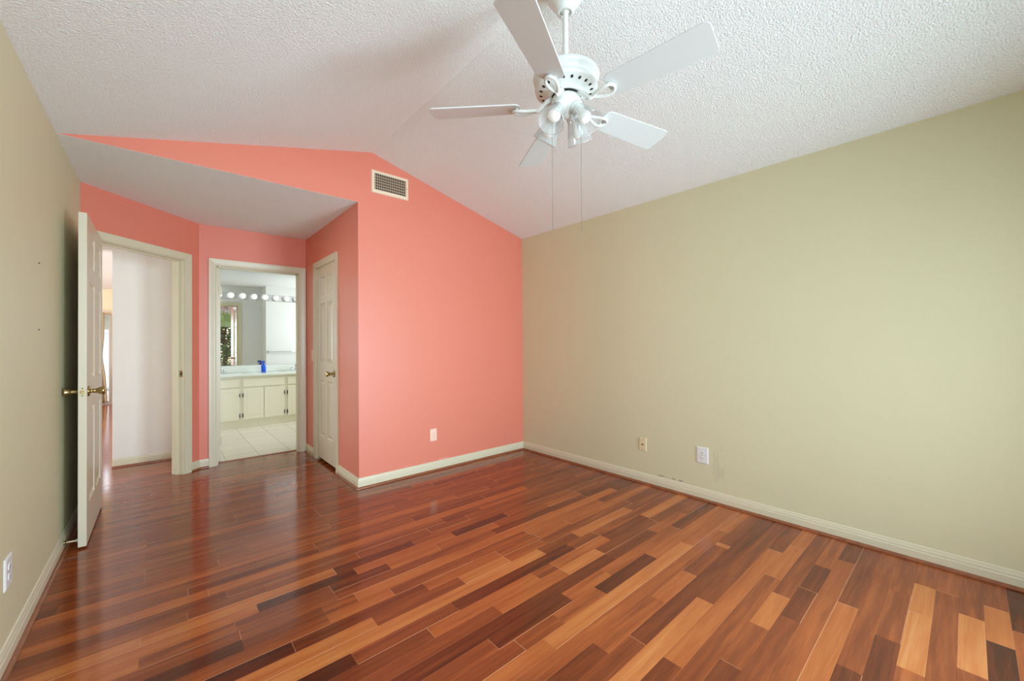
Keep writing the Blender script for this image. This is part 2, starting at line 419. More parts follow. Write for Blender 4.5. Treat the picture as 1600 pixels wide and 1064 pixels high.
# board tones read along the floor: row -> (start, end, tone)
BOARDS = {
    -2: [(-9, 2.689, 0.56), (2.689, 9, 0.14)],
    -1: [(-9, 2.529, 0.06), (2.534, 2.851, 0.74), (2.851, 9, 0.42)],
    0: [(2.234, 2.687, 0.8), (2.687, 9, 0.42)],
    1: [(-9, 9, 0.36)],
    2: [(2.081, 2.544, 0.85), (2.544, 2.857, 0.78), (2.843, 9, 0.5)],
    3: [(-9, 2.234, 0.2), (2.234, 2.697, 0.42), (2.697, 9, 0.42)],
    4: [(-9, 1.925, 0.2), (1.925, 9, 0.45)],
    5: [(-9, 2.386, 0.66), (2.386, 9, 0.3)],
    6: [(-9, 2.854, 0.5), (2.854, 9, 0.22)],
    7: [(-9, 2.083, 0.38), (2.083, 2.39, 0.24), (2.39, 2.692, 0.2), (2.692, 9, 0.45)],
    8: [(-9, 1.622, 0.26), (1.622, 1.932, 0.42), (1.932, 2.242, 0.72), (2.242, 9, 0.38)],
    9: [(-9, 2.389, 0.42), (2.393, 2.839, 0.62), (2.839, 9, 0.64)],
    10: [(-9, 1.467, 0.3), (1.467, 2.696, 0.6), (2.696, 9, 0.3)],
    11: [(-9, 1.933, 0.76), (1.933, 2.238, 0.28), (2.238, 9, 0.33)],
    12: [(-9, 1.469, 0.34), (1.47, 9, 0.24)],
    13: [(-9, 1.322, 0.27), (1.322, 1.777, 0.46), (1.777, 2.099, 0.58), (2.099, 2.512, 0.36), (2.554, 9, 0.36)],
    14: [(-9, 2.728, 0.5), (2.728, 9, 0.6)],
    15: [(-9, 1.184, 0.62), (1.184, 2.397, 0.76), (2.397, 9, 0.56)],
    16: [(1.091, 1.325, 0.42), (1.325, 1.629, 0.48), (1.629, 2.108, 0.14), (2.108, 9, 0.6)],
    17: [(-9, 1.014, 0.42), (1.014, 1.468, 0.17), (1.468, 1.779, 0.56), (1.779, 2.26, 0.5), (2.26, 2.55, 0.47), (2.55, 9, 0.24)],
    18: [(-9, 1.928, 0.2), (1.928, 2.392, 0.28), (2.392, 2.808, 0.5), (2.808, 9, 0.36)],
    19: [(1.621, 1.931, 0.74)],
    20: [(-9, 0.857, 0.3), (0.857, 1.48, 0.56), (1.48, 1.621, 0.42), (2.097, 2.556, 0.26), (2.556, 9, 0.72)],
    21: [(-9, 0.565, 0.06), (0.565, 1.027, 0.38), (1.027, 1.85, 0.18), (2.093, 9, 0.42)],
    22: [(-9, 1.675, 0.78), (1.675, 1.985, 0.33), (1.985, 2.584, 0.68)],
    23: [(-9, 0.708, 0.7), (0.708, 1.166, 0.38), (1.166, 1.473, 0.7)],
    24: [(-9, 0.402, 0.1), (0.402, 1, 0.26), (1.473, 1.789, 0.45), (1.789, 2.085, 0.54), (2.085, 9, 0.6)],
    25: [(-9, 0.558, 0.42)],
    26: [(-9, 0.25, 0.08), (0.558, 0.708, 0.42), (0.708, 2.838, 0.6)],
    27: [(0.25, 0.637, 0.42), (2.129, 2.542, 0.26)],
    28: [(0.637, 0.942, 0.2), (0.942, 1.25, 0.6), (1.25, 1.706, 0.54), (2.187, 2.557, 0.52)],
    29: [(-9, 0.336, 0.62), (0.336, 0.787, 0.1), (1.41, 1.853, 0.1)],
    33: [(-9, 0.175, 0.58), (0.175, 2.322, 0.6)],
    34: [(0.099, 0.706, 0.3)],
    35: [(-9, 0.099, 0.4)],
    36: [(-9, 1.769, 0.56)],
    37: [(-9, -0.363, 0.18)],
}


# ------------------------------------------------------------------ the setting: floor
W_B, Y_B, GRID, GX = 0.0754, -0.035, 0.1535, 1.93


def make_floor():
    rnd = random.Random(11)
    bm = bmesh.new(); lay = bm.loops.layers.float_color.new('tone')
    x_end = XR + 0.05
    y_lo, y_hi = YB - 0.2, 12.1
    g = 0.0004

    def board(k, x0, x1, t):
        y0, y1 = Y_B + W_B * k, Y_B + W_B * (k + 1)
        if x1 - x0 < 0.004:
            return
        bz = 0.0007
        o = [bm.verts.new(p) for p in ((x0, y0, -bz), (x1, y0, -bz), (x1, y1, -bz), (x0, y1, -bz))]
        e = 0.0011
        i = [bm.verts.new(p) for p in ((x0 + e, y0 + e, 0), (x1 - e, y0 + e, 0), (x1 - e, y1 - e, 0), (x0 + e, y1 - e, 0))]
        c = (t, rnd.random(), 0, 1)
        worn = [(1.0 if rnd.random() < p else 0.0) for p in (0.22, 0.42, 0.22, 0.42)]
        fs = [bm.faces.new(i)] + [bm.faces.new((o[a], o[(a + 1) % 4], i[(a + 1) % 4], i[a])) for a in range(4)]
        for n_, f in enumerate(fs):
            for l in f.loops:
                l[lay] = c if n_ == 0 else (c[0], c[1], worn[n_ - 1], 1)

    def tone(k):
        r = rnd.random()
        if k > 30:
            return rnd.gauss(0.39, 0.03) if r < 0.85 else rnd.uniform(0.28, 0.5)
        if r < 0.07:
            return rnd.uniform(0.18, 0.26)
        if r < 0.80:
            return rnd.gauss(0.39, 0.035)
        if r < 0.94:
            return rnd.uniform(0.48, 0.58)
        return rnd.uniform(0.62, 0.76)

    def fill(k, a, b):
        x = a
        while x < b - 0.02:
            n = rnd.choice((2, 3, 3, 4, 5, 6, 8))
            e = x + n * GRID
            e = GX + round((e - GX) / GRID) * GRID
            if b - e < 0.25:
                e = b
            board(k, x, min(e, b), tone(k)); x = e
    k0, k1 = int((y_lo - Y_B) / W_B) - 1, int((y_hi - Y_B) / W_B) + 1
    for k in range(k0, k1):
        yc = Y_B + W_B * (k + 0.5)
        left = XL - 0.06 if yc < 4.36 else -4.05
        right = x_end if yc < 5.17 else 0.3
        spec = BOARDS.get(k, [])
        if not spec:
            fill(k, left, right); continue
        x = left
        for a, b, t in spec:
            if a < -5:
                a = left if b - left < 2.3 else b - 2.15
                a = max(a, left)
            b = min(b, right)
            if a > x + 0.01:
                fill(k, x, a); x = a
            if b > x:
                board(k, x, b, t); x = b
        if x < right - 0.02:
            fill(k, x, right)
    # the sub-floor slab under the boards
    me = bpy.data.meshes.new('floor')
    mb = [(-4.05, y_lo, -0.0008), (x_end, y_lo, -0.0008), (x_end, 12.1, -0.0008), (-4.05, 12.1, -0.0008)]
    f = bm.faces.new([bm.verts.new(p) for p in mb])
    for l in f.loops:
        l[lay] = (0.2, 0.5, 0, 1)
    bm.to_mesh(me); bm.free(); me.materials.append(M['wood'])
    o = bpy.data.objects.new('floor', me); COL.objects.link(o)
    return tag(o, 'glossy red brown cherry strip floor of mixed light and dark boards', 'floor', kind='structure')


make_floor()


def struct(name, mb, m, label, cat, bevel=0.0):
    return tag(mb.build(name, m, bevel=bevel), label, cat, kind='structure')


# ------------------------------------------------------------------ the setting: walls and ceilings
mb = MB(); mb.prism([(X2, Y1, 0), (XR, Y1, 0), (XR, Y1, ZC), (XM, Y1, ZR), (XL, Y1, ZC + 0.001), (X2, Y1, ZC + 0.001)], (0, TH, 0))
struct('wall_far', mb, M['pink_far'], 'salmon pink gable wall with the air vent high on it', 'wall')
mb = MB(); mb.box(XR, XR + TH, YB - TH, 5.45, 0, ZC)
mb.box(XR, XR + TH, 5.45, 6.05, 0, ZC); mb.box(XR, XR + TH, 7.05, YM + 0.1, 0, ZC)
mb.box(XR, XR + TH, 6.05, 7.05, 0, 1.0); mb.box(XR, XR + TH, 6.05, 7.05, 2.2, ZC)
struct('wall_right', mb, M['sage_right'], 'long plain sage green wall with two small outlet plates', 'wall')
mb = MB(); mb.prism([(XL, YB - TH, 0), (XL, AY, 0), (XL - TH, AY + TH * 0.414, 0), (XL - TH, YB - TH, 0)], (0, 0, ZC))
struct('wall_left', mb, M['sage_left'], 'sage green wall behind the open six-panel door', 'wall')
mb = MB()
panel_wall(mb, (AX, AY, 0), (R2, R2, 0), (-R2, R2, 0), (BX - AX) / R2, ZC, [(0.09, 0.868, 0, 2.045)])
repaint(struct('wall_entry', mb, M['pink'], 'deep salmon angled wall around the hallway doorway', 'wall'), M['white_wall'], lambda c, n: n.x < -0.5 and n.y > 0.5)
mb = MB()
panel_wall(mb, (BX, Y2, 0), (1, 0, 0), (0, 1, 0), X2 - BX, ZC, [(0.425 - BX, 1.185 - BX, 0, 2.04)])
repaint(struct('wall_bathroom_door', mb, M['pink'], 'narrow salmon wall around the bathroom doorway', 'wall'), M['bath_wall'], lambda c, n: n.y > 0.5)
mb = MB()
panel_wall(mb, (X2, Y1 + TH, 0), (0, 1, 0), (1, 0, 0), Y2 - Y1 - TH, ZC, [(4.005 - Y1 - TH, 4.63 - Y1 - TH, 0, 2.045)])
struct('wall_closet', mb, M['pink'], 'salmon side wall holding the narrow closet door', 'wall')

# rear wall behind the camera with a sliding glass door and an added window
mb = MB()
panel_wall(mb, (XL, YB - TH, 0), (1, 0, 0), (0, 1, 0), XR - XL, ZC, [(0.2, 1.62, 0.7, 2.1), (1.78, 3.5, 0.0, 2.40)])
mb.prism([(XL, YB, ZC), (XR, YB, ZC), (XM, YB, ZR)], (0, -TH, 0))
struct('wall_rear', mb, M['sage'], 'sage green wall with the sliding door and an added window', 'wall')


def slope(xa, za, xb, zb):
    return [(xa, YB - TH, za), (xb, YB - TH, zb), (xb, Y1 + 0.0, zb), (xa, Y1 + 0.0, za)]


mb = MB()
mb.prism([(XL - TH, YB - TH, ZC - TH * 0.2504), (XM, YB - TH, ZR), (XR + TH, YB - TH, ZC - TH * 0.2586), (XR + TH, YB - TH, ZC + 0.08), (XM, YB - TH, ZR + 0.12), (XL - TH, YB - TH, ZC + 0.08)], (0, Y1 - YB + TH * 2, 0))
struct('ceiling', mb, M['ceiling'], 'white textured vaulted ceiling above the bedroom', 'ceiling')
mb = MB(); mb.box(XL - 0.1, X2 + 0.05, Y1 + 0.002, Y2 + 0.05, ZC, ZC + 0.08)
struct('ceiling_alcove', mb, M['ceiling'], 'flat white textured ceiling over the entry alcove', 'ceiling')

# closet shell
mb = MB(); mb.box(X2 + TH + 0.001, XR - 0.001, Y1 + TH + 0.001, Y2 - 0.001, ZC, ZC + 0.05)
struct('ceiling_closet', mb, M['white_wall'], 'plain white ceiling inside the closed closet', 'ceiling')

# bathroom shell
mb = MB(); mb.box(0.25, 0.37, Y2 + TH + 0.001, YM, 0, ZC)
struct('wall_bathroom_left', mb, M['bath_wall'], 'white bathroom wall beside the open bathroom door', 'wall')
mb = MB(); mb.box(0.25, XR, YM, YM + 0.1, 0, ZC)
struct('wall_bathroom_back', mb, M['bath_wall'], 'white bathroom wall behind the mirror', 'wall')
mb = MB(); mb.box(X2 + 0.001, 1.615, Y2, Y2 + TH, 0, ZC); mb.box(1.615, XR, Y2, 5.60, 0, ZC)
struct('wall_shower', mb, M['bath_wall'], 'white bathroom wall reflected in the mirror with towel bar', 'wall')
mb = MB(); mb.box(0.25, XR, Y2 + 0.051, YM, ZC, ZC + 0.08)
struct('ceiling_bathroom', mb, M['bath_wall'], 'white ceiling of the bathroom past the doorway', 'ceiling')
mb = MB(); mb.box(0.37, XR, 5.166, YM, -0.02, 0.004)
struct('floor_tile', mb, M['tile'], 'beige square tile floor of the bathroom', 'floor')
mb = MB(); mb.box(0.425, 1.185, 5.142, 5.172, -0.01, 0.007)
struct('trim_5', mb, M['shoe'], 'thin wood strip between cherry floor and bathroom tile', 'trim', bevel=0.003)

# hall and living room beyond the entry door
mb = MB(); mb.box(-0.372, 0.249, YH, YM + 0.1, 0, ZC)
struct('wall_hall', mb, M['white_wall'], 'white hallway wall seen through the entry doorway', 'wall')
mb = MB(); mb.box(-3.2, -0.373, YH, YH + 0.12, 2.19, ZC)
struct('trim_6', mb, M['white_wall'], 'cream header over the opening from hall to living room', 'trim')
mb = MB(); mb.box(-4.05, 0.249, 4.2, 12.2, ZC + 0.0005, ZC + 0.08)
struct('ceiling_living', mb, M['bath_wall'], 'bright white living room ceiling past the hall header', 'ceiling')
mb = MB()
panel_wall(mb, (-4.05, 12.1, 0), (1, 0, 0), (0, 1, 0), 4.3, ZC, [(2.25, 3.255, 0, 1.92)])
struct('wall_living_far', mb, M['cream_wall'], 'cream living room wall above the patio door', 'wall')
mb = MB(); mb.box(0.25, 0.37, YM + 0.101, 12.2, 0, ZC)
struct('wall_living_right', mb, M['white_wall'], 'white living room wall beyond the hall', 'wall')
mb = MB(); mb.box(-4.05, XL - TH - 0.001, 4.25, 4.36, 0, ZC)
struct('wall_living_near', mb, M['white_wall'], 'white living room wall backing the bedroom', 'wall')
mb = MB(); mb.box(-4.17, -4.05, 4.25, 6.2, 0, ZC); mb.box(-4.17, -4.05, 10.8, 12.2, 0, ZC)
mb.box(-4.17, -4.05, 6.2, 10.8, 2.1, ZC); mb.box(-4.17, -4.05, 6.2, 10.8, 0, 0.3)
struct('wall_living_left', mb, M['white_wall'], 'white living room wall with the added wide window', 'wall')

# ------------------------------------------------------------------ baseboards, each with its brown shoe molding
BASE_H = 0.088


def base_run(name, pts, label, shoe_label='brown wooden shoe molding', h=BASE_H, shoe=True, m=None):
    """pts: list of (a, b, n): floor points a->b with room-side normal n."""
    mb = MB(); sh = MB()
    for a, b, n, ea, eb in pts:
        a, b, n = Vector((*a, 0)), Vector((*b, 0)), Vector((*n, 0)); d = (b - a).normalized()
        prof = [(0, 0.001), (0.013, 0.001), (0.013, 0.052), (0.010, 0.058), (0.010, 0.066), (0.007, 0.074), (0.005, 0.084), (0.0, h)]
        for mbx, pr in ((mb, prof), (sh, [(0.0125, 0.0008), (0.0285, 0.0008), (0.0275, 0.006), (0.0235, 0.0115), (0.0185, 0.0145), (0.0125, 0.016)])):
            ra = [mbx.bm.verts.new(a + n * o - d * (o * ea) + Vector((0, 0, z))) for o, z in pr]
            rb = [mbx.bm.verts.new(b + n * o + d * (o * eb) + Vector((0, 0, z))) for o, z in pr]
            for i in range(len(pr)):
                j = (i + 1) % len(pr)
                mbx.bm.faces.new((ra[i], ra[j], rb[j], rb[i]))
            mbx.bm.faces.new(ra[::-1]); mbx.bm.faces.new(rb)
    o = struct(name, mb, m or M['trim'], label, 'baseboard')
    if shoe:
        s = sh.build('shoe_molding', M['shoe'], o); tag(s, shoe_label)
    else:
        sh.bm.free()
    return o


# ea/eb: +1 lengthens the run at that end (outside corner), -1 shortens it (inside corner)
base_run('baseboard_right', [((XR, YB), (XR, Y1), (-1, 0), -1, -1)], 'cream baseboard along the long sage right wall')
base_run('baseboard_far', [((XR, Y1), (X2, Y1), (0, -1), -1, 1)], 'cream baseboard under the pink outlet wall')
base_run('baseboard_closet', [((X2, Y1), (X2, 3.935), (-1, 0), 1, 0), ((X2, 4.70), (X2, Y2), (-1, 0), 0, -1)], 'short cream baseboard either side of the closet door')
base_run('baseboard_left', [((XL, YB), (XL, AY), (1, 0), -1, -0.4)], 'cream baseboard along the sage left wall')
base_run('baseboard_entry', [((AX + 0.935 * R2, AY + 0.935 * R2), (BX, Y2), (R2, -R2), 0, -0.41), ((BX, Y2), (0.36, Y2), (0, -1), -0.41, 0)], 'short cream baseboard between the two doorways')
base_run('baseboard_hall', [((-0.372, YH), (0.249, YH), (0, -1), 0, 0)], 'white baseboard on the hallway wall')
base_run('baseboard_rear', [((XL, YB), (XL + 1.75, YB), (0, 1), -1, 0)], 'cream baseboard below the added window')


# ------------------------------------------------------------------ door casings and jambs
def casing_frame(name, p0, d, n, s0, s1, top, width_l, width_r, label, wall_t=TH, back=True, legs=True):
    """Casing around an opening s0..s1 on the wall plane through p0 along d; n points into the room."""
    p0, d, n = Vector(p0), Vector(d), Vector(n); Z = Vector((0, 0, 1))
    mb = MB()
    prof = [(0.0, 0.0), (0.0, 0.008), (0.010, 0.011), (0.018, 0.0115), (0.030, 0.014), (0.046, 0.017), (1.0, 0.018), (1.0, 0.0)]

    def ring(corner_s, corner_z, ds, dz, wd):
        out = []
        for o, t in prof:
            q = (wd if o == 1.0 else o * wd / 0.062)
            out.append(mb.bm.verts.new(p0 + d * (corner_s + ds * q) + Z * (corner_z + dz * q) + n * t))
        return out
    r = 0.005
    path = [(s0 - r, 0.0, -1, 0, width_l), (s0 - r, top + r, -1, 1, None), (s1 + r, top + r, 1, 1, None), (s1 + r, 0.0, 1, 0, width_r)]
    rings = []
    wt = 0.062
    for cs, cz, ds, dz, wd in path:
        if wd is None:
            out = []
            wl = width_l if ds < 0 else width_r
            for o, t in prof:
                qs = wl if o == 1.0 else o * wl / 0.062
                qz = wt if o == 1.0 else o
                out.append(mb.bm.verts.new(p0 + d * (cs + ds * qs) + Z * (cz + qz) + n * t))
            rings.append(out)
        else:
            rings.append(ring(cs, cz, ds, dz, wd))
    for a, b in zip(rings, rings[1:]):
        for i in range(len(prof)):
            j = (i + 1) % len(prof); mb.bm.faces.new((a[i], a[j], b[j], b[i]))
    mb.bm.faces.new(rings[0]); mb.bm.faces.new(rings[-1])
    # jamb lining with a door stop
    t = 0.004

    def slab(sa, sb, za, zb, na, nb):
        pts = [p0 + d * sa + Z * za + n * na, p0 + d * sb + Z * za + n * na, p0 + d * sb + Z * zb + n * na, p0 + d * sa + Z * zb + n * na]
        mb.prism(pts, n * (nb - na))
    slab(s0 - 0.004, s0 + t, 0, top, 0.001, -wall_t - 0.001); slab(s1 - t, s1 + 0.004, 0, top, 0.001, -wall_t - 0.001)
    slab(s0 - 0.004, s1 + 0.004, top - t, top + 0.004, 0.001, -wall_t - 0.001)
    slab(s0 + t, s0 + t + 0.011, 0, top - t, -0.045, -0.078); slab(s1 - t - 0.011, s1 - t, 0, top - t, -0.045, -0.078)
    slab(s0 + t, s1 - t, top - t - 0.011, top - t, -0.045, -0.078)
    if back:
        for sa, sb in ((s0 - 0.067, s0 - 0.005), (s1 + 0.005, s1 + 0.067)):
            slab(sa, sb, 0, top + 0.067, -wall_t - 0.015, -wall_t)
        slab(s0 - 0.005, s1 + 0.005, top + 0.005, top + 0.067, -wall_t - 0.015, -wall_t)
    return struct(name, mb, M['trim'], label, 'door casing')


t1 = casing_frame('trim_1', (AX, AY, 0), (R2, R2, 0), (R2, -R2, 0), 0.09, 0.868, 2.04, 0.05, 0.064, 'tan casing of the hallway doorway in the angled wall', back=True)
t2 = casing_frame('trim_2', (0, Y2, 0), (1, 0, 0), (0, -1, 0), 0.425, 1.185, 2.04, 0.062, 0.064, 'tan casing of the bathroom doorway')
t3 = casing_frame('trim_3', (X2, 0, 0), (0, 1, 0), (-1, 0, 0), 4.005, 4.63, 2.04, 0.064, 0.066, 'cream casing of the narrow closet doorway', back=False)

# brass strike plate in the hallway jamb
mb = MB()
c = Vector((AX, AY, 0)) + Vector((R2, R2, 0)) * 0.8635; nrm = Vector((-R2, R2, 0))
mb.prism([c + nrm * 0.012 + Vector((0, 0, 0.925)), c + nrm * 0.040 + Vector((0, 0, 0.925)), c + nrm * 0.040 + Vector((0, 0, 0.985)), c + nrm * 0.012 + Vector((0, 0, 0.985))], Vector((R2, R2, 0)) * -0.0015)
o = mb.build('strike_plate', M['brass'], t1); tag(o, 'small brass strike plate')
mb = MB()
mb.prism([c + nrm * 0.018 + Vector((0, 0, 0.942)), c + nrm * 0.032 + Vector((0, 0, 0.942)), c + nrm * 0.032 + Vector((0, 0, 0.968)), c + nrm * 0.018 + Vector((0, 0, 0.968))], Vector((R2, R2, 0)) * -0.0022)
mb.build('latch_hole', M['dark'], o)


# ------------------------------------------------------------------ six-panel doors
def door_leaf(mb, wd, ht, th):
    """Leaf in local axes: x 0..wd, y 0..th (both faces panelled), z 0..ht."""
    st, mu = 0.17 * wd if wd < 0.7 else 0.112, 0.10 * wd
    pw = (wd - 2 * st - mu) / 2
    xs = [(st, st + pw), (st + pw + mu, wd - st)]
    zs = [(0.235, 0.82), (1.005, 1.62), (1.715, 1.925)]
    gx = [0, xs[0][0], xs[0][1], xs[1][0], xs[1][1], wd]; gz = [0, *[v for p in zs for v in p], ht]
    for y, s in ((0.0, 1), (th, -1)):
        grid = [[mb.bm.verts.new((x, y, z)) for z in gz] for x in gx]
        for i in range(5):
            for j in range(len(gz) - 1):
                q = [grid[i][j], grid[i + 1][j], grid[i + 1][j + 1], grid[i][j + 1]]
                if i in (1, 3) and j in (1, 3, 5):
                    x0, x1, z0, z1 = gx[i], gx[i + 1], gz[j], gz[j + 1]
                    prev = q
                    for ins, dep in ((0.003, 0.005), (0.012, 0.011), (0.020, 0.011), (0.042, 0.003)):
                        cur = [mb.bm.verts.new((x, y + s * dep, z)) for x, z in ((x0 + ins, z0 + ins), (x1 - ins, z0 + ins), (x1 - ins, z1 - ins), (x0 + ins, z1 - ins))]
                        for a in range(4):
                            b = (a + 1) % 4; mb.bm.faces.new((prev[a], prev[b], cur[b], cur[a]))
                        prev = cur
                    mb.bm.faces.new(prev)
                else:
                    mb.bm.faces.new(q)
    for a, b in (((0, 0), (0, ht)), ((0, ht), (wd, ht)), ((wd, ht), (wd, 0)), ((wd, 0), (0, 0))):
        mb.bm.faces.new([mb.bm.verts.new(p) for p in ((a[0], 0, a[1]), (b[0], 0, b[1]), (b[0], th, b[1]), (a[0], th, a[1]))])
    bmesh.ops.remove_doubles(mb.bm, verts=mb.bm.verts[:], dist=1e-5)
    return mb


KNOB = [(0.0, 0.0), (0.033, 0.0), (0.033, 0.004), (0.028, 0.008), (0.014, 0.010), (0.011, 0.014), (0.0115, 0.022), (0.016, 0.026), (0.0115, 0.030), (0.015, 0.036), (0.022, 0.052), (0.0265, 0.064), (0.027, 0.070), (0.022, 0.074), (0.0, 0.0755)]


def knob(parent, mtx, k=1.0, name='door_knob'):
    mb = MB(); mb.lathe([(r, z * k) for r, z in KNOB], mtx, 28)
    o = mb.build(name, M['brass'], parent); tag(o, 'antique brass knob on a round rose'); return o


def hinge(parent, mtx, label=None, m=None):
    mb = MB(); mb.lathe([(0, -0.046), (0.0065, -0.045), (0.0065, 0.045), (0, 0.046)], mtx, 14)
    mb2 = MB(); mb2.box(-0.002, 0.03, -0.0015, 0.0015, -0.044, 0.044); mb2.xform(mtx)
    for f in list(mb2.bm.faces):
        mb.bm.faces.new([mb.bm.verts.new(v.co) for v in f.verts])
    mb2.bm.free()
    o = mb.build('hinge', m or M['door'], parent); tag(o, label); return o


# entry door, open along the left wall
LW, LH, LT = 0.835, 2.025, 0.0365
P = Vector((-0.378, 3.5405, 0.012))
Rm = Matrix.Translation(P) @ Matrix.Rotation(math.pi / 2, 4, 'Z') @ Matrix.Scale(-1, 4, (0, 1, 0))
mb = MB(); door_leaf(mb, LW, LH, LT); mb.xform(Rm)
d1 = struct('door_1', mb, M['door'], 'open cream six-panel hallway door standing by the left wall', 'door')
kz = 0.945
knob(d1, Matrix.Translation((P.x + LT, P.y + 0.062, kz)) @ Matrix.Rotation(math.pi / 2, 4, 'Y'))
knob(d1, Matrix.Translation((P.x, P.y + 0.062, kz)) @ Matrix.Rotation(-math.pi / 2, 4, 'Y'), 0.9)
mb = MB(); mb.box(P.x + 0.006, P.x + LT - 0.006, P.y - 0.0012, P.y, kz - 0.029, kz + 0.029)
o = mb.build('latch_plate', M['plate_ivory'], d1, bevel=0.0008); tag(o, 'pale latch plate on the door edge')
mb = MB(); mb.box(P.x + 0.011, P.x + LT - 0.011, P.y - 0.008, P.y, kz - 0.010, kz + 0.010)
mb.build('latch_bolt', M['brass'], o, bevel=0.001)
for dz in (-0.022, 0.022):
    mb = MB(); mb.lathe([(0, 0), (0.0035, 0), (0.0035, 0.001), (0, 0.0012)], Matrix.Translation((P.x + LT / 2, P.y - 0.0012, kz + dz)) @ Matrix.Rotation(math.pi / 2, 4, 'X'), 12)
    mb.build('screw', M['socket'], o)
for z in (0.25, 1.02, 1.80):
    hinge(d1, Matrix.Translation((P.x - 0.004, P.y + LW + 0.004, z)))

# closet door, closed
CW = 0.619
mb = MB(); door_leaf(mb, CW, 2.0, 0.035)
mb.xform(Matrix.Translation((X2 + 0.002, 4.0095, 0.034)) @ Matrix.Rotation(math.pi / 2, 4, 'Z') @ Matrix.Scale(-1, 4, (0, 1, 0)))
d2 = struct('door_2', mb, M['door'], 'narrow closed cream six-panel closet door in the salmon side wall', 'door')
knob(d2, Matrix.Translation((X2 + 0.002, 4.0095 + 0.058, 0.94)) @ Matrix.Rotation(-math.pi / 2, 4, 'Y'))
for z in (0.24, 1.79):
    hinge(d2, Matrix.Translation((X2 - 0.004, 4.0095 + CW + 0.001, z)) @ Matrix.Rotation(math.pi / 2, 4, 'Z'))

# bathroom door, open into the bathroom; only its hinge edge shows
mb = MB(); door_leaf(mb, 0.75, 2.02, 0.035)
mb.xform(Matrix.Translation((0.467, 5.186, 0.012)) @ Matrix.Rotation(math.pi / 2, 4, 'Z'))
d3 = struct('door_3', mb, M['door'], 'bathroom door swung inward, only its hinge edge showing', 'door')
for z in (0.22, 1.80):
    hinge(d3, Matrix.Translation((0.448, 5.180, z)))

# spring door stop on the left baseboard
ds = thing('door_stop', (XL, 3.57, 0.05), 'small door stop on the left baseboard behind the open door', 'door stop')
mb = MB(); mb.lathe([(0, 0), (0.012, 0), (0.012, 0.004), (0.006, 0.010), (0, 0.010)], Matrix.Translation((XL + 0.0128, 3.57, 0.05)) @ Matrix.Rotation(math.pi / 2, 4, 'Y'), 16)
mb.build('stop_base', M['brass'], ds)
mb = MB(); mb.tube([(XL + 0.018, 3.57, 0.05), (XL + 0.060, 3.57, 0.048)], 0.0045, 10); mb.build('stop_rod', M['plate_ivory'], ds)
mb = MB(); mb.lathe([(0, 0), (0.008, 0.001), (0.008, 0.009), (0, 0.010)], Matrix.Translation((XL + 0.060, 3.57, 0.048)) @ Matrix.Rotation(math.pi / 2, 4, 'Y'), 16)
mb.build('rubber_tip', M['plate_white'], ds)


# ------------------------------------------------------------------ outlet and switch plates
def frame_on(p, n):
    """Axes on a wall: x sideways, y up, z out of the wall."""
    n = Vector(n); up = Vector((0, 0, 1)); sx = up.cross(n)
    m = Matrix.Identity(4)
    for i in range(3):
        m[i][0], m[i][1], m[i][2], m[i][3] = sx[i], up[i], n[i], p[i]
    return m


def plate_body(wd, ht, m, th=0.006):
    mb = MB()
    a = [(-wd / 2, -ht / 2), (wd / 2, -ht / 2), (wd / 2, ht / 2), (-wd / 2, ht / 2)]
    k = 0.006
    lo = [mb.bm.verts.new((x, y, 0)) for x, y in a]
    mid = [mb.bm.verts.new((x, y, th * 0.4)) for x, y in a]
    top = [mb.bm.verts.new((x - math.copysign(k, x), y - math.copysign(k, y), th)) for x, y in a]
    for p, q in ((lo, mid), (mid, top)):
        for i in range(4):
            mb.bm.faces.new((p[i], p[(i + 1) % 4], q[(i + 1) % 4], q[i]))
    mb.bm.faces.new(top); mb.bm.faces.new(lo)
    return mb.xform(m)


def outlet(name, p, n, label, m, wd=0.072, ht=0.117, kind='duplex', slot=None, face=None):
    t = thing(name, p, label, 'outlet' if kind == 'duplex' else 'wall plate'); F = frame_on(p, n)
    plate_body(wd, ht, F).build('cover_plate', m, t)
    if kind == 'duplex':
        for dy in (-0.0195, 0.0195):
            mb = MB(); mb.lathe([(0.0, 0.0045), (0.0172, 0.0045), (0.0172, 0.0075), (0.016, 0.0082), (0, 0.0082)], F @ Matrix.Translation((0, dy, 0)) @ Matrix.Diagonal((1, 0.82, 1, 1)), 24, False)
            r = mb.build('receptacle', face or m, t)
            mb = MB()
            for dx, hh in ((-0.0065, 0.0045), (0.0065, 0.0036)):
                mb.box(dx - 0.0011, dx + 0.0011, 0.002 - hh, 0.002 + hh, 0.0080, 0.0086)
            mb.lathe([(0, 0.0080), (0.0024, 0.0080), (0.0024, 0.0086), (0, 0.0086)], Matrix.Translation((0, -0.0075, 0)), 10, False)
            mb.xform(F @ Matrix.Translation((0, dy, 0))); mb.build('slot', slot or M['socket'], r)
        spots = [(0, 0)]
    else:
        mb = MB(); mb.lathe([(0, 0.005), (0.0085, 0.005), (0.0085, 0.007), (0.0048, 0.0072), (0.0048, 0.016), (0.0025, 0.016), (0.0025, 0.008), (0, 0.008)], F, 12, False)
        mb.build('coax_jack', M['brass'], t)
        spots = [(0, 0.042), (0, -0.042)]
    for q in spots:
        mb = MB(); mb.lathe([(0, 0.0055), (0.0032, 0.0058), (0.0032, 0.0068), (0, 0.0074)], F @ Matrix.Translation((*q, 0)), 12); mb.build('screw', M['chain'], t)
    return t


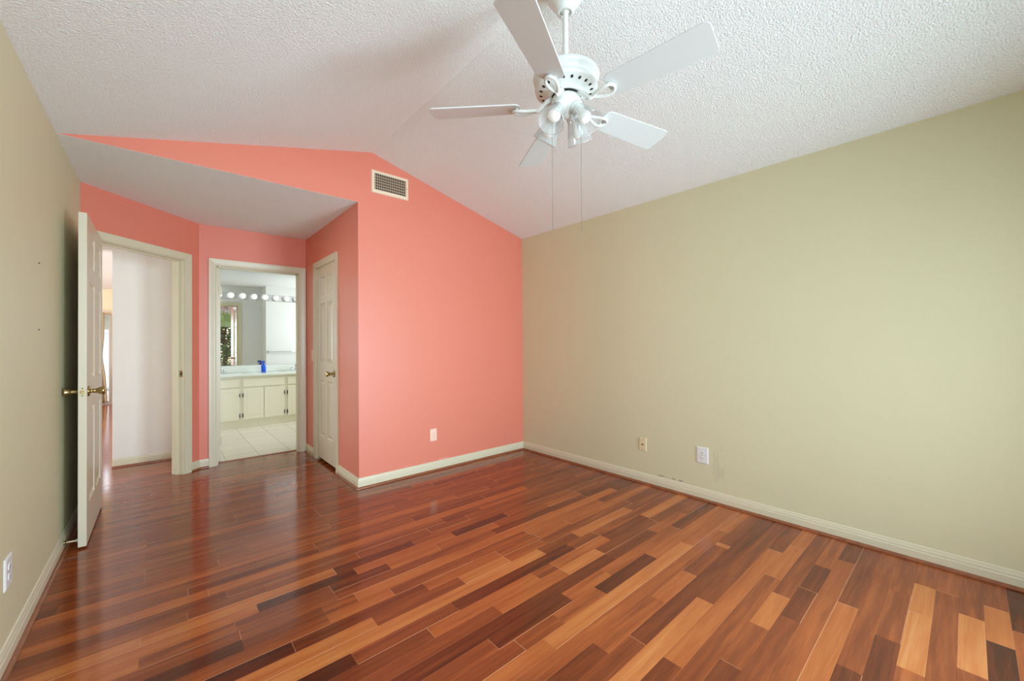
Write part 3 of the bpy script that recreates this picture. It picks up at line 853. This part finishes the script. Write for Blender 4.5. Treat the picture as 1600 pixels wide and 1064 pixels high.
M['slot_light'] = mat('painted_slot', lin(176, 140, 122), 0.6)
outlet('outlet_plate', Vector((1.977, Y1, 0.344)), (0, -1, 0), 'pale pink painted duplex outlet low on the salmon far wall', M['plate_pink'], slot=M['slot_light'])
outlet('cable_plate', Vector((XR, 1.880, 0.336)), (-1, 0, 0), 'ivory cable jack plate on the sage wall, nearer the corner', M['plate_ivory'], kind='coax')
outlet('outlet_plate', Vector((XR, 1.368, 0.344)), (-1, 0, 0), 'wide white duplex outlet plate on the sage right wall', M['plate_white'], 0.090, 0.128)
outlet('outlet_plate', Vector((XL, 2.472, 0.347)), (1, 0, 0), 'white outlet plate low on the left wall before the open door', M['plate_white'], 0.090, 0.122)

sw = thing('light_switch', (X2, 4.780, 1.105), 'painted double light switch between closet door and bathroom doorway', 'light switch')
F = frame_on(Vector((X2, 4.780, 1.105)), (-1, 0, 0))
plate_body(0.072, 0.118, F).build('cover_plate', M['plate_pink'], sw)
for dy in (0.026, -0.026):
    mb = MB(); mb.box(-0.017, 0.017, dy - 0.021, dy + 0.021, 0.005, 0.0085); mb.box(-0.008, 0.008, dy - 0.006, dy + 0.008, 0.0085, 0.014); mb.xform(F)
    mb.build('toggle', M['plate_pink'], sw, bevel=0.001)

for z, wh in ((1.63, 'upper'), (1.305, 'lower')):
    y = {1.63: 2.985, 1.305: 2.985}[z]
    t = thing('wall_screw', (XL, y, z), '%s of two tiny dark screws left in the bare sage wall' % wh, 'screw', 'screws left in the left wall')
    mb = MB(); mb.lathe([(0, 0), (0.0024, 0), (0.0024, 0.004), (0.0036, 0.0045), (0, 0.006)], Matrix.Translation((XL, y, z)) @ Matrix.Rotation(math.pi / 2, 4, 'Y'), 12)
    mb.build('screw_body', M['socket'], t)

# ------------------------------------------------------------------ air vent on the gable
vx0, vx1, vz0, vz1 = 1.376, 1.724, 2.553, 2.753
vent = thing('air_vent', ((vx0 + vx1) / 2, Y1, vz0), 'cream supply air vent high on the salmon gable wall', 'vent')
mb = MB()
outer = [(vx0, vz0), (vx1, vz0), (vx1, vz1), (vx0, vz1)]; ix0, ix1, iz0, iz1 = vx0 + 0.026, vx1 - 0.026, vz0 + 0.030, vz1 - 0.026
inner = [(ix0, iz0), (ix1, iz0), (ix1, iz1), (ix0, iz1)]
rings = []
for pts, y in ((outer, Y1), (outer, Y1 - 0.004), ([(x + math.copysign(0.006, (vx0 + vx1) / 2 - x), z + math.copysign(0.006, (vz0 + vz1) / 2 - z)) for x, z in outer], Y1 - 0.011), (inner, Y1 - 0.011), (inner, Y1 - 0.0005)):
    rings.append([mb.bm.verts.new((x, y, z)) for x, z in pts])
for a, b in zip(rings, rings[1:]):
    for i in range(4):
        mb.bm.faces.new((a[i], a[(i + 1) % 4], b[(i + 1) % 4], b[i]))
mb.build('vent_frame', M['vent'], vent)
mb = MB(); mb.box(ix0, ix1, Y1 - 0.0012, Y1 - 0.0002, iz0, iz1); mb.build('duct_opening', M['dark'], vent)
mb = MB()
for k in range(17):
    x = ix0 + (k + 0.5) * (ix1 - ix0) / 17
    mb.prism([(x - 0.0034, Y1 - 0.0108, iz0), (x + 0.0010, Y1 - 0.0108, iz0), (x + 0.0034, Y1 - 0.0046, iz0), (x + 0.0010, Y1 - 0.0046, iz0)], (0, 0, iz1 - iz0))
mb.build('louver_grille', M['vent_slat'], vent)
mb = MB()
for k in range(1, 6):
    z = iz0 + k * (iz1 - iz0) / 6
    mb.box(ix0, ix1, Y1 - 0.0044, Y1 - 0.0016, z - 0.0016, z + 0.0016)
mb.build('cross_bars', M['vent_slat'], vent)
mb = MB(); mb.box(ix1 + 0.003, ix1 + 0.010, Y1 - 0.018, Y1 - 0.010, 2.648, 2.662); mb.build('damper_lever', M['vent_slat'], vent)

# ------------------------------------------------------------------ ceiling fan
HX, HY = 1.3816, 1.1916
fan = thing('ceiling_fan', (HX, HY, ZR), 'white five-blade ceiling fan with four glass light shades on downrod', 'ceiling fan')
T0 = Matrix.Translation((HX, HY, 0))
mb = MB(); mb.lathe([(0, 2.900), (0.090, 2.893), (0.092, 2.850), (0.090, 2.822), (0.080, 2.788), (0.062, 2.760), (0.047, 2.742), (0.042, 2.732), (0.040, 2.725), (0.034, 2.720), (0.026, 2.720), (0.026, 2.736), (0, 2.736)], T0, 40)
mb.build('canopy', M['fan'], fan)
mb = MB(); mb.lathe([(0, 2.745), (0.020, 2.743), (0.0245, 2.738), (0.021, 2.727), (0.0125, 2.722), (0.0125, 2.512), (0, 2.512)], T0, 24); mb.build('downrod', M['fan'], fan)
mb = MB()
mb.lathe([(0, 2.520), (0.022, 2.518), (0.030, 2.508), (0.060, 2.488), (0.100, 2.461), (0.130, 2.443), (0.147, 2.430), (0.150, 2.421), (0.146, 2.412), (0.133, 2.404), (0.129, 2.394), (0.135, 2.382), (0.141, 2.374), (0.139, 2.367), (0.132, 2.364), (0.090, 2.352), (0.078, 2.347), (0.076, 2.340), (0.070, 2.338), (0, 2.338)], T0, 56)
motor = mb.build('motor_housing', M['fan'], fan)
for k in range(20):
    a = 2 * math.pi * k / 20
    mb = MB(); mb.lathe([(0, -0.0012), (0.0078, -0.0010), (0.0078, 0.0010), (0, 0.0012)], T0 @ Matrix.Rotation(a, 4, 'Z') @ Matrix.Translation((0.114, 0, 2.3585)) @ Matrix.Rotation(math.radians(-16), 4, 'Y') @ Matrix.Diagonal((1.0, 0.75, 1, 1)), 12, False)
    mb.build('vent_hole', M['dark'], motor)
mb = MB(); mb.lathe([(0.052, 2.3385), (0.066, 2.3385), (0.066, 2.3335), (0.052, 2.3335)], T0, 40); mb.build('rotor_gap', M['dark'], motor)

BR, BW, BT, PIT = 0.6232, 0.146, 0.0055, math.radians(-12.8)
for k in range(5):
    ang = math.radians(61.6 + 72 * k)
    R = T0 @ Matrix.Rotation(ang, 4, 'Z') @ Matrix.Translation((0, 0, 2.2969)) @ Matrix.Rotation(PIT, 4, 'X')
    pts = []
    r0, w0, w1, cr = 0.205, 0.056, BW / 2, 0.022
    for cx, cy, a0 in ((BR - cr, w1 - cr, 0), (r0 + cr * 1.6, w0 - cr * 1.2, 90), (r0 + cr * 1.6, -(w0 - cr * 1.2), 180), (BR - cr, -(w1 - cr), 270)):
        q = cr if a0 in (0, 270) else cr * 1.4
        for s in range(7):
            a = math.radians(a0 + 15 * s); pts.append((cx + q * math.cos(a), cy + q * math.sin(a), -BT / 2))
    mb = MB(); mb.prism(pts, (0, 0, BT)); mb.xform(R)
    bl = mb.build('blade', M['blade'], fan, bevel=0.0012)
    # cast iron: stem from the rotor, opening into a loop under the blade root
    loop = []
    for s in range(25):
        a = -math.pi + 2 * math.pi * s / 24
        u = (1 - math.cos(a + math.pi)) / 2
        loop.append(Vector((0.135 + 0.105 * u, 0.030 * math.sin(a + math.pi) * (0.35 + 0.75 * u), -0.012 - 0.006 * math.sin(math.pi * u))))
    mb = MB(); mb.tube([R @ p for p in loop[:-1]], 0.0072, 10, closed=True)
    hub = T0 @ Matrix.Rotation(ang, 4, 'Z')
    mb.tube([hub @ Vector((0.060, 0, 2.334)), hub @ Vector((0.085, 0, 2.322)), hub @ Vector((0.108, 0, 2.298)), R @ Vector((0.124, 0, -0.016)), R @ Vector((0.142, 0, -0.0125))], [0.011, 0.0115, 0.010, 0.0095, 0.008], 12)
    iron = mb.build('blade_iron', M['fan'], bl)
    mb = MB()
    for q in ((0.222, 0.018), (0.222, -0.018), (0.236, 0.0)):
        mb.lathe([(0, -0.012), (0.0045, -0.011), (0.005, -0.004), (0.004, -0.0028), (0, -0.0028)], R @ Matrix.Translation((*q, 0)), 10)
    o = mb.build('screw', M['fan'], bl)

mb = MB(); mb.lathe([(0, 2.334), (0.050, 2.334), (0.064, 2.328), (0.066, 2.316), (0.062, 2.296), (0.052, 2.276), (0.034, 2.262), (0.018, 2.256), (0.014, 2.244), (0.008, 2.240), (0, 2.239)], T0, 40)
kit = mb.build('light_kit', M['fan'], fan)
n_az = math.atan2(HY, HX)
for k, da in enumerate((32.5, -57.5, 122.5, -147.5)):
    # 0 is straight towards the camera side of the room; the four lamps stand a quarter turn apart
    az = n_az + math.pi - math.radians(da)
    ax = T0 @ Matrix.Rotation(az, 4, 'Z')
    A = ax @ Matrix.Translation((0.040, 0, 2.292)) @ Matrix.Rotation(math.radians(90 + 55), 4, 'Y')
    mb = MB(); mb.lathe([(0, 0.0), (0.020, 0.0), (0.024, 0.012), (0.029, 0.020), (0.031, 0.034), (0.027, 0.038), (0, 0.038)], A, 24)
    arm = mb.build('lamp_socket', M['fan'], fan)
    mb = MB()
    prof = [(0.0275, 0.030), (0.030, 0.046), (0.036, 0.066), (0.044, 0.090), (0.050, 0.114), (0.056, 0.134), (0.058, 0.142)]
    seg = 48; rings = []
    for r, z in prof:
        rings.append([mb.bm.verts.new(A @ Vector(((r + 0.0012 * math.cos(24 * 2 * math.pi * j / seg)) * math.cos(2 * math.pi * j / seg), (r + 0.0012 * math.cos(24 * 2 * math.pi * j / seg)) * math.sin(2 * math.pi * j / seg), z))) for j in range(seg)])
    for a, b in zip(rings, rings[1:]):
        for j in range(seg):
            f = mb.bm.faces.new((a[j], a[(j + 1) % seg], b[(j + 1) % seg], b[j])); f.smooth = True
    mb.tube([A @ Vector((0.0585 * math.cos(2 * math.pi * j / 36), 0.0585 * math.sin(2 * math.pi * j / 36), 0.142)) for j in range(36)], 0.0016, 6, closed=True)
    sh = mb.build('lamp_shade', M['shade_glass'], fan); tag(sh, 'clear ribbed glass bell shade')
    mb = MB(); mb.lathe([(0, 0.036), (0.012, 0.038), (0.013, 0.055), (0.022, 0.075), (0.0275, 0.092), (0.026, 0.106), (0.016, 0.118), (0, 0.122)], A, 24)
    mb.build('bulb', M['bulb'], sh)
tv = Vector((math.sin(n_az), -math.cos(n_az), 0))
for sgn, zb in ((-0.0635, 1.735), (0.066, 1.725)):
    p = Vector((HX, HY, 0)) + tv * sgn
    mb = MB(); mb.tube([(p.x * 0.12 + HX * 0.88, p.y * 0.12 + HY * 0.88, 2.262), (p.x * 0.8 + HX * 0.2, p.y * 0.8 + HY * 0.2, 2.262), (p.x, p.y, 2.245), (p.x, p.y, zb + 0.015)], 0.0011, 6)
    ch = mb.build('pull_chain', M['chain'], fan)
    mb = MB(); mb.lathe([(0, 0), (0.0014, 0.001), (0.0016, 0.008), (0.0009, 0.015), (0, 0.016)], Matrix.Translation((p.x, p.y, zb)), 12); mb.build('chain_pull', M['chain'], ch)

# ------------------------------------------------------------------ bathroom: vanity, counter, mirror, lights
VF = 7.078
van = thing('vanity_cabinet', (1.4, 7.3, 0), 'cream painted double vanity cabinet with dark hinges in the bathroom', 'vanity')
mb = MB(); mb.box(0.372, 2.60, VF, YM - 0.001, 0.108, 0.766); mb.box(0.372, 2.60, VF + 0.035, YM - 0.001, 0.004, 0.108)
mb.build('cabinet_body', M['vanity'], van)


def front(name, x0, x1, z0, z1, arch=True):
    mb = MB()
    a = [(x0, z0), (x1, z0), (x1, z1), (x0, z1)]; y = VF - 0.018; last = None
    for ins, yy in ((0, VF), (0, y + 0.004), (0.004, y), (0.040, y), (0.043, y + 0.0012), (0.050, y + 0.0012), (0.054, y + 0.0002)):
        if name == 'drawer_front' and ins > 0.03:
            continue
        cur = [mb.bm.verts.new((x + math.copysign(ins, (x0 + x1) / 2 - x), yy, z + math.copysign(ins, (z0 + z1) / 2 - z))) for x, z in a]
        if last:
            for i in range(4):
                mb.bm.faces.new((last[i], last[(i + 1) % 4], cur[(i + 1) % 4], cur[i]))
        else:
            mb.bm.faces.new(cur)
        last = cur
    mb.bm.faces.new(last)
    return mb.build(name, M['vanity'], van)


doors = [(0.40, 0.60, None), (0.606, 0.862, 1), (0.908, 1.166, -1), (1.178, 1.446, 1), (1.494, 1.750, -1), (1.756, 2.02, 1), (2.066, 2.32, -1)]
for x0, x1, side in doors:
    d = front('cabinet_door', x0, x1, 0.126, 0.586)
    if side is None:
        continue
    hx = x1 if side > 0 else x0
    for zc in (0.188, 0.486):
        mb = MB(); mb.box(hx - 0.004 + side * 0.004, hx + 0.004 + side * 0.004, VF - 0.016, VF, zc - 0.030, zc + 0.030)
        mb.lathe([(0, -0.026), (0.005, -0.025), (0.005, 0.025), (0, 0.026)], Matrix.Translation((hx + side * 0.001, VF - 0.019, zc)), 10)
        o = mb.build('hinge', M['hinge_black'], d); tag(o, 'dark metal hinge')
for x0, x1 in ((0.40, 0.862), (0.908, 1.446), (1.494, 2.02), (2.066, 2.5)):
    front('drawer_front', x0, x1, 0.606, 0.728)

ctr = thing('vanity_countertop', (1.4, 7.28, 0.766), 'pale cultured marble counter with backsplash on the bathroom vanity', 'countertop')
mb = MB(); mb.box(0.371, 2.62, VF - 0.058, YM - 0.001, 0.7665, 0.800); mb.build('counter_slab', M['counter'], ctr, bevel=0.006)
mb = MB(); mb.box(0.371, 2.62, YM - 0.021, YM - 0.001, 0.8005, 0.906); mb.build('backsplash', M['counter'], ctr, bevel=0.004)
for bx in (0.70, 1.72):
    mb = MB(); Tb = Matrix.Translation((bx, 7.26, 0.800)) @ Matrix.Diagonal((1.25, 0.78, 1, 1))
    mb.lathe([(0.175, 0.0), (0.172, 0.004), (0.160, 0.004), (0.152, 0.001), (0.10, 0.0006), (0, 0.0006)], Tb, 40)
    mb.build('sink_basin', M['counter'], ctr)

for bx, lab in ((0.668, 'chrome bathroom faucet, left one at the door frame'), (1.690, 'chrome bathroom faucet right of the blue bottle')):
    fa = thing('faucet', (bx, 7.45, 0.80), lab, 'faucet', 'vanity faucets')
    mb = MB(); mb.box(bx - 0.075, bx + 0.075, 7.425, 7.475, 0.8005, 0.815); mb.build('faucet_base', M['chrome'], fa, bevel=0.006)
    mb = MB(); mb.tube([(bx, 7.45, 0.812), (bx, 7.45, 0.862), (bx, 7.435, 0.888), (bx, 7.405, 0.898), (bx, 7.365, 0.890), (bx, 7.335, 0.872), (bx, 7.330, 0.858)], [0.014, 0.013, 0.012, 0.0115, 0.011, 0.0105, 0.010], 14); mb.build('spout', M['chrome'], fa)
    for dx in (-0.052, 0.052):
        mb = MB(); mb.lathe([(0, 0), (0.016, 0), (0.014, 0.012), (0.012, 0.022), (0.019, 0.030), (0.019, 0.044), (0.012, 0.050), (0, 0.051)], Matrix.Translation((bx + dx, 7.45, 0.812)), 18); mb.build('handle', M['chrome'], fa)

bo = thing('spray_bottle', (1.227, 7.42, 0.80), 'bright blue spray bottle standing on the bathroom counter', 'bottle')
B0 = Matrix.Translation((1.227, 7.42, 0.8005))
mb = MB(); mb.lathe([(0, 0), (0.030, 0), (0.034, 0.004), (0.034, 0.085), (0.033, 0.098), (0.026, 0.112), (0.015, 0.122), (0.0135, 0.130), (0, 0.130)], B0 @ Matrix.Diagonal((1, 0.8, 1, 1)), 28); mb.build('bottle_body', M['blue'], bo)
mb = MB(); mb.lathe([(0, 0.126), (0.0165, 0.126), (0.0165, 0.140), (0.012, 0.143), (0, 0.143)], B0, 20); mb.build('collar', M['blue_dark'], bo)
mb = MB(); mb.prism([(1.227 + 0.016, 7.409, 0.942), (1.227 + 0.018, 7.409, 0.966), (1.227 + 0.004, 7.409, 0.976), (1.227 - 0.030, 7.409, 0.973), (1.227 - 0.046, 7.409, 0.966), (1.227 - 0.046, 7.409, 0.956), (1.227 - 0.016, 7.409, 0.948)], (0, 0.022, 0)); mb.build('spray_head', M['blue_dark'], bo, bevel=0.003)
mb = MB(); mb.tube([(1.227 - 0.020, 7.42, 0.954), (1.227 - 0.030, 7.42, 0.938), (1.227 - 0.034, 7.42, 0.918)], [0.006, 0.005, 0.004], 8); mb.build('trigger', M['blue_dark'], bo)

mi = MB(); mi.box(0.374, 2.62, YM - 0.006, YM - 0.0005, 0.910, 2.425)
mo = mi.build('wall_mirror', M['mirror']); tag(mo, 'large frameless bathroom mirror above the counter, reaching the ceiling', 'mirror')

vl = thing('vanity_light', (1.18, YM, 1.995), 'chrome light strip of round white globes across the bathroom mirror', 'light')
mb = MB(); mb.box(0.565, 1.790, YM - 0.030, YM - 0.0065, 1.945, 2.050); mb.build('light_bar', M['chrome'], vl, bevel=0.006)
for k in range(8):
    x = 0.648 + 0.152 * k
    Tg = Matrix.Translation((x, YM - 0.030, 1.997)) @ Matrix.Rotation(math.pi / 2, 4, 'X')
    mb = MB(); mb.lathe([(0, 0), (0.030, 0), (0.028, 0.012), (0.020, 0.022), (0, 0.022)], Tg, 20); so = mb.build('lamp_holder', M['chrome'], vl)
    mb = MB(); mb.lathe([(0, 0.018), (0.016, 0.019), (0.020, 0.028), (0.036, 0.042), (0.0445, 0.062), (0.0455, 0.075), (0.040, 0.096), (0.026, 0.111), (0, 0.118)], Tg, 26); mb.build('globe_bulb', M['globe'], so)

tb = thing('towel_bar', (1.95, 5.60, 1.09), 'chrome towel bar on the white wall reflected in the mirror', 'towel bar')
mb = MB(); mb.tube([(1.66, 5.66, 1.09), (2.30, 5.66, 1.09)], 0.009, 14); mb.build('bar', M['chrome'], tb)
for x in (1.66, 2.30):
    mb = MB(); mb.lathe([(0, 0), (0.024, 0), (0.022, 0.008), (0.012, 0.014), (0.012, 0.050), (0.016, 0.056), (0.014, 0.070), (0, 0.074)], Matrix.Translation((x, 5.60, 1.09)) @ Matrix.Rotation(-math.pi / 2, 4, 'X'), 18); mb.build('bracket', M['chrome'], tb)


# ------------------------------------------------------------------ windows and glass doors
def window(name, axis, pos, a0, a1, z0, z1, bars, label, m, depth=0.06, fw=0.045):
    """Frame in the wall plane; axis 'x' spans along x at y=pos, axis 'y' along y at x=pos."""
    mb = MB()

    def bx(p0, p1, q0, q1, d=depth):
        if axis == 'x':
            mb.box(p0, p1, pos - d / 2, pos + d / 2, q0, q1)
        else:
            mb.box(pos - d / 2, pos + d / 2, p0, p1, q0, q1)
    bx(a0, a0 + fw, z0, z1); bx(a1 - fw, a1, z0, z1); bx(a0 + fw, a1 - fw, z0, z0 + fw); bx(a0 + fw, a1 - fw, z1 - fw, z1)
    for b in bars:
        bx(b - fw * 0.6, b + fw * 0.6, z0 + fw, z1 - fw, depth * 0.8)
    o = struct(name, mb, m, label, 'window', bevel=0.003)
    g = MB()
    if axis == 'x':
        g.box(a0 + fw, a1 - fw, pos - 0.003, pos + 0.003, z0 + fw, z1 - fw)
    else:
        g.box(pos - 0.003, pos + 0.003, a0 + fw, a1 - fw, z0 + fw, z1 - fw)
    g.build('pane', M['pane'], o)
    return o


window('added_window_1', 'x', YB - 0.06, XL + 0.2, XL + 1.62, 0.7, 2.1, [XL + 0.91], 'added unseen bedroom window beside the sliding glass door for fill light', M['frame_white'])  # unseen window added as an opening for the rear fill light
window('door_4', 'x', YB - 0.06, XL + 1.78, XL + 3.5, 0.0, 2.40, [2.18], 'sliding glass bedroom door with trees beyond, seen in the bathroom mirror', M['frame_tan'])
window('window_2', 'x', 12.16, -1.80, -0.795, 0.0, 1.92, [], 'white framed living room patio door past the open door', M['frame_white'], fw=0.05)
window('added_window_3', 'y', XR + 0.06, 6.05, 7.05, 1.0, 2.2, [], 'added unseen bathroom window in the side wall for fill light', M['frame_white'])  # unseen window added so the bathroom fill has an opening
window('added_window_4', 'y', -4.11, 6.2, 10.8, 0.3, 2.1, [7.35, 8.5, 9.65], 'added unseen wide living room side window for fill light', M['frame_white'])  # unseen window added to let fill light reach hall and living room

# tan curtain gathered at the left of the patio door
ct = thing('curtain', (-0.99, 11.98, 0.02), 'tan curtain gathered to the left of the living room patio door', 'curtain')
mb = MB(); rows = []
for i in range(30):
    z = 0.03 + (1.94 - 0.03) * i / 29
    f = i / 29
    wdt = 0.16 - 0.10 * math.exp(-((f - 0.56) / 0.22) ** 2) + 0.05 * (1 - f)
    x_l = -1.30
    x_r = -0.902 - 0.026 * math.exp(-((f - 0.52) / 0.16) ** 2) + 0.048 * max(0.0, 1 - f / 0.5)
    row = []
    for j in range(41):
        u = j / 40
        row.append((x_l + (x_r - x_l) * u, 11.99 + 0.028 * math.sin(u * 2 * math.pi * 6), z))
    rows.append(row)
va = [[mb.bm.verts.new(p) for p in r] for r in rows]
vb = [[mb.bm.verts.new((p[0], p[1] + 0.004, p[2])) for p in r] for r in rows]
for g in (va, vb):
    for i in range(29):
        for j in range(40):
            f = mb.bm.faces.new((g[i][j], g[i][j + 1], g[i + 1][j + 1], g[i + 1][j])); f.smooth = True
for j in range(40):
    for i in (0, 29):
        mb.bm.faces.new((va[i][j], va[i][j + 1], vb[i][j + 1], vb[i][j]))
for i in range(29):
    for j in (0, 40):
        mb.bm.faces.new((va[i][j], va[i + 1][j], vb[i + 1][j], vb[i][j]))
mb.build('curtain_panel', M['curtain'], ct)
mb = MB(); mb.tube([(-2.0, 11.99, 1.965), (-0.75, 11.99, 1.965)], 0.011, 12)
for x in (-1.95, -0.80):
    mb.tube([(x, 11.99, 1.965), (x, 12.10, 1.965)], 0.008, 8)
mb.build('curtain_rod', M['frame_white'], ct)

# ------------------------------------------------------------------ outdoors beyond the patio door and behind the bedroom
mb = MB(); mb.box(-9, 8, 12.2, 30, -0.2, -0.04); struct('ground_yard', mb, M['concrete'], 'pale concrete yard beyond the living room', 'ground')
mb = MB(); mb.box(-9, 12, -14, YB - TH, -0.2, -0.04); struct('ground_garden', mb, M['grass'], 'green lawn behind the bedroom', 'ground')
fe = thing('vinyl_fence', (-2, 16.2, -0.04), 'white vinyl privacy fence outside the living room patio door', 'fence')
mb = MB(); mb.box(-8, 5, 16.2, 16.23, 0.02, 1.60); mb.build('fence_panel', M['fence'], fe)
mb = MB(); mb.box(-8, 5, 16.17, 16.26, 1.60, 1.70); mb.build('top_rail', M['fence'], fe, bevel=0.01)
mb = MB(); mb.box(-8, 5, 16.17, 16.26, 0.05, 0.17); mb.build('bottom_rail', M['fence'], fe, bevel=0.01)
for k in range(8):
    x = -7.6 + 1.8 * k
    mb = MB(); mb.box(x - 0.06, x + 0.06, 16.15, 16.28, -0.04, 1.75); mb.prism([(x - 0.07, 16.14, 1.75), (x + 0.07, 16.14, 1.75), (x + 0.07, 16.29, 1.75), (x - 0.07, 16.29, 1.75)], (0, 0, 0.03)); mb.build('post', M['fence'], fe)
ho = thing('neighbour_house', (-2, 24, -0.04), 'neighbour house with grey roof above the white fence', 'house')
mb = MB(); mb.box(-8, 5, 22, 28, -0.04, 2.7); mb.build('wall', M['stucco'], ho)
mb = MB(); mb.prism([(-8.5, 21.4, 2.62), (-8.5, 28.6, 2.62), (-8.5, 25, 4.2)], (14, 0, 0)); mb.build('roof', M['roof'], ho)
for x in (-5.2, -3.6, 0.6):
    mb = MB(); mb.box(x, x + 1.1, 21.95, 22.0, 0.9, 2.1); f = mb.build('window', M['frame_white'], ho)
    mb = MB(); mb.box(x + 0.06, x + 1.04, 21.93, 21.955, 0.96, 2.04); mb.build('pane', M['dark'], f)


def leaf_cloud(name, centres, count, size, seed, parent):
    rnd = random.Random(seed); mb = MB()
    for _ in range(count):
        c, r = rnd.choice(centres)
        v = Vector((rnd.gauss(0, 1), rnd.gauss(0, 1), rnd.gauss(0, 1))).normalized() * r * rnd.random() ** 0.4
        p = Vector(c) + v
        q = Matrix.Rotation(rnd.uniform(0, 6.28), 4, 'Z') @ Matrix.Rotation(rnd.uniform(-1.2, 1.2), 4, 'X')
        s = size * rnd.uniform(0.6, 1.3)
        a = [p + q @ Vector(k) * s for k in ((-0.5, 0, 0), (0, -0.24, 0.03), (0.5, 0, 0), (0, 0.24, 0.03))]
        mb.poly(a)
    me = bpy.data.meshes.new(name); mb.bm.to_mesh(me); mb.bm.free(); me.materials.append(M['leaf'])
    o = bpy.data.objects.new(name, me); COL.objects.link(o); o.parent = parent; o.matrix_parent_inverse = Matrix.Translation(parent.location).inverted()
    return o


for i, (tx, ty, hh, lab) in enumerate(((2.05, -6.2, 3.3, 'leafy green tree behind the bedroom, nearer the glass door'), (3.4, -8.4, 4.2, 'tall leafy tree farther back behind the bedroom'), (0.6, -9.0, 4.0, 'leafy tree behind the added bedroom window'))):
    tr = thing('tree', (tx, ty, -0.04), lab, 'tree', 'trees behind the bedroom')
    mb = MB(); mb.tube([(tx, ty, -0.04), (tx + 0.06, ty, hh * 0.3), (tx - 0.05, ty + 0.05, hh * 0.55)], [0.11, 0.085, 0.06], 10)
    for b in range(5):
        a = b * 1.26
        mb.tube([(tx, ty, hh * (0.28 + 0.05 * b)), (tx + 0.5 * math.cos(a), ty + 0.5 * math.sin(a), hh * (0.45 + 0.06 * b)), (tx + 0.85 * math.cos(a), ty + 0.85 * math.sin(a), hh * (0.58 + 0.06 * b))], [0.045, 0.03, 0.015], 8)
    mb.build('trunk', M['bark'], tr)
    rr = random.Random(i)
    leaf_cloud('foliage', [((tx + rr.uniform(-0.9, 0.9), ty + rr.uniform(-0.9, 0.9), hh * rr.uniform(0.22, 0.95)), rr.uniform(0.45, 0.8)) for _ in range(12)], 5200, 0.17, i, tr)
hd = thing('hedge', (2.6, -4.9, -0.04), 'low loose green hedge nearest the glass door behind the bedroom', 'hedge')
leaf_cloud('foliage', [((1.2 + 0.3 * k, -4.9, 0.30 + 0.06 * (k % 3)), 0.42) for k in range(11)], 4200, 0.09, 9, hd)
for k in range(11):
    mb = MB(); mb.tube([(1.2 + 0.3 * k, -4.9, -0.04), (1.22 + 0.3 * k, -4.88, 0.4)], 0.012, 6); mb.build('stem', M['bark'], hd)
hb = thing('hedge', (1.5, -11.5, -0.04), 'tall clipped hedge closing the lawn behind the trees', 'hedge')
leaf_cloud('foliage', [((-4 + 0.5 * k, -11.5, 0.5 + 0.75 * j), 0.6) for k in range(26) for j in range(5)], 12000, 0.22, 21, hb)
for k in range(9):
    mb = MB(); mb.tube([(-4 + 1.5 * k, -11.5, -0.04), (-3.95 + 1.5 * k, -11.45, 1.6)], 0.04, 8); mb.build('stem', M['bark'], hb)
aw = thing('patio_awning', (2.3, -2.6, 2.0), 'pale green patio awning outside the sliding bedroom door', 'awning')
mb = MB(); mb.prism([(1.0, YB - TH - 0.01, 2.42), (1.0, -2.9, 2.12), (1.0, -2.9, 2.15), (1.0, YB - TH - 0.01, 2.45)], (1.05, 0, 0)); mb.box(1.0, 2.05, -2.93, -2.9, 1.92, 2.15); mb.build('canopy', M['awning'], aw)
for x in (1.06, 1.99):
    mb = MB(); mb.box(x - 0.025, x + 0.025, -2.93, -2.88, -0.04, 2.13); mb.build('post', M['frame_white'], aw)
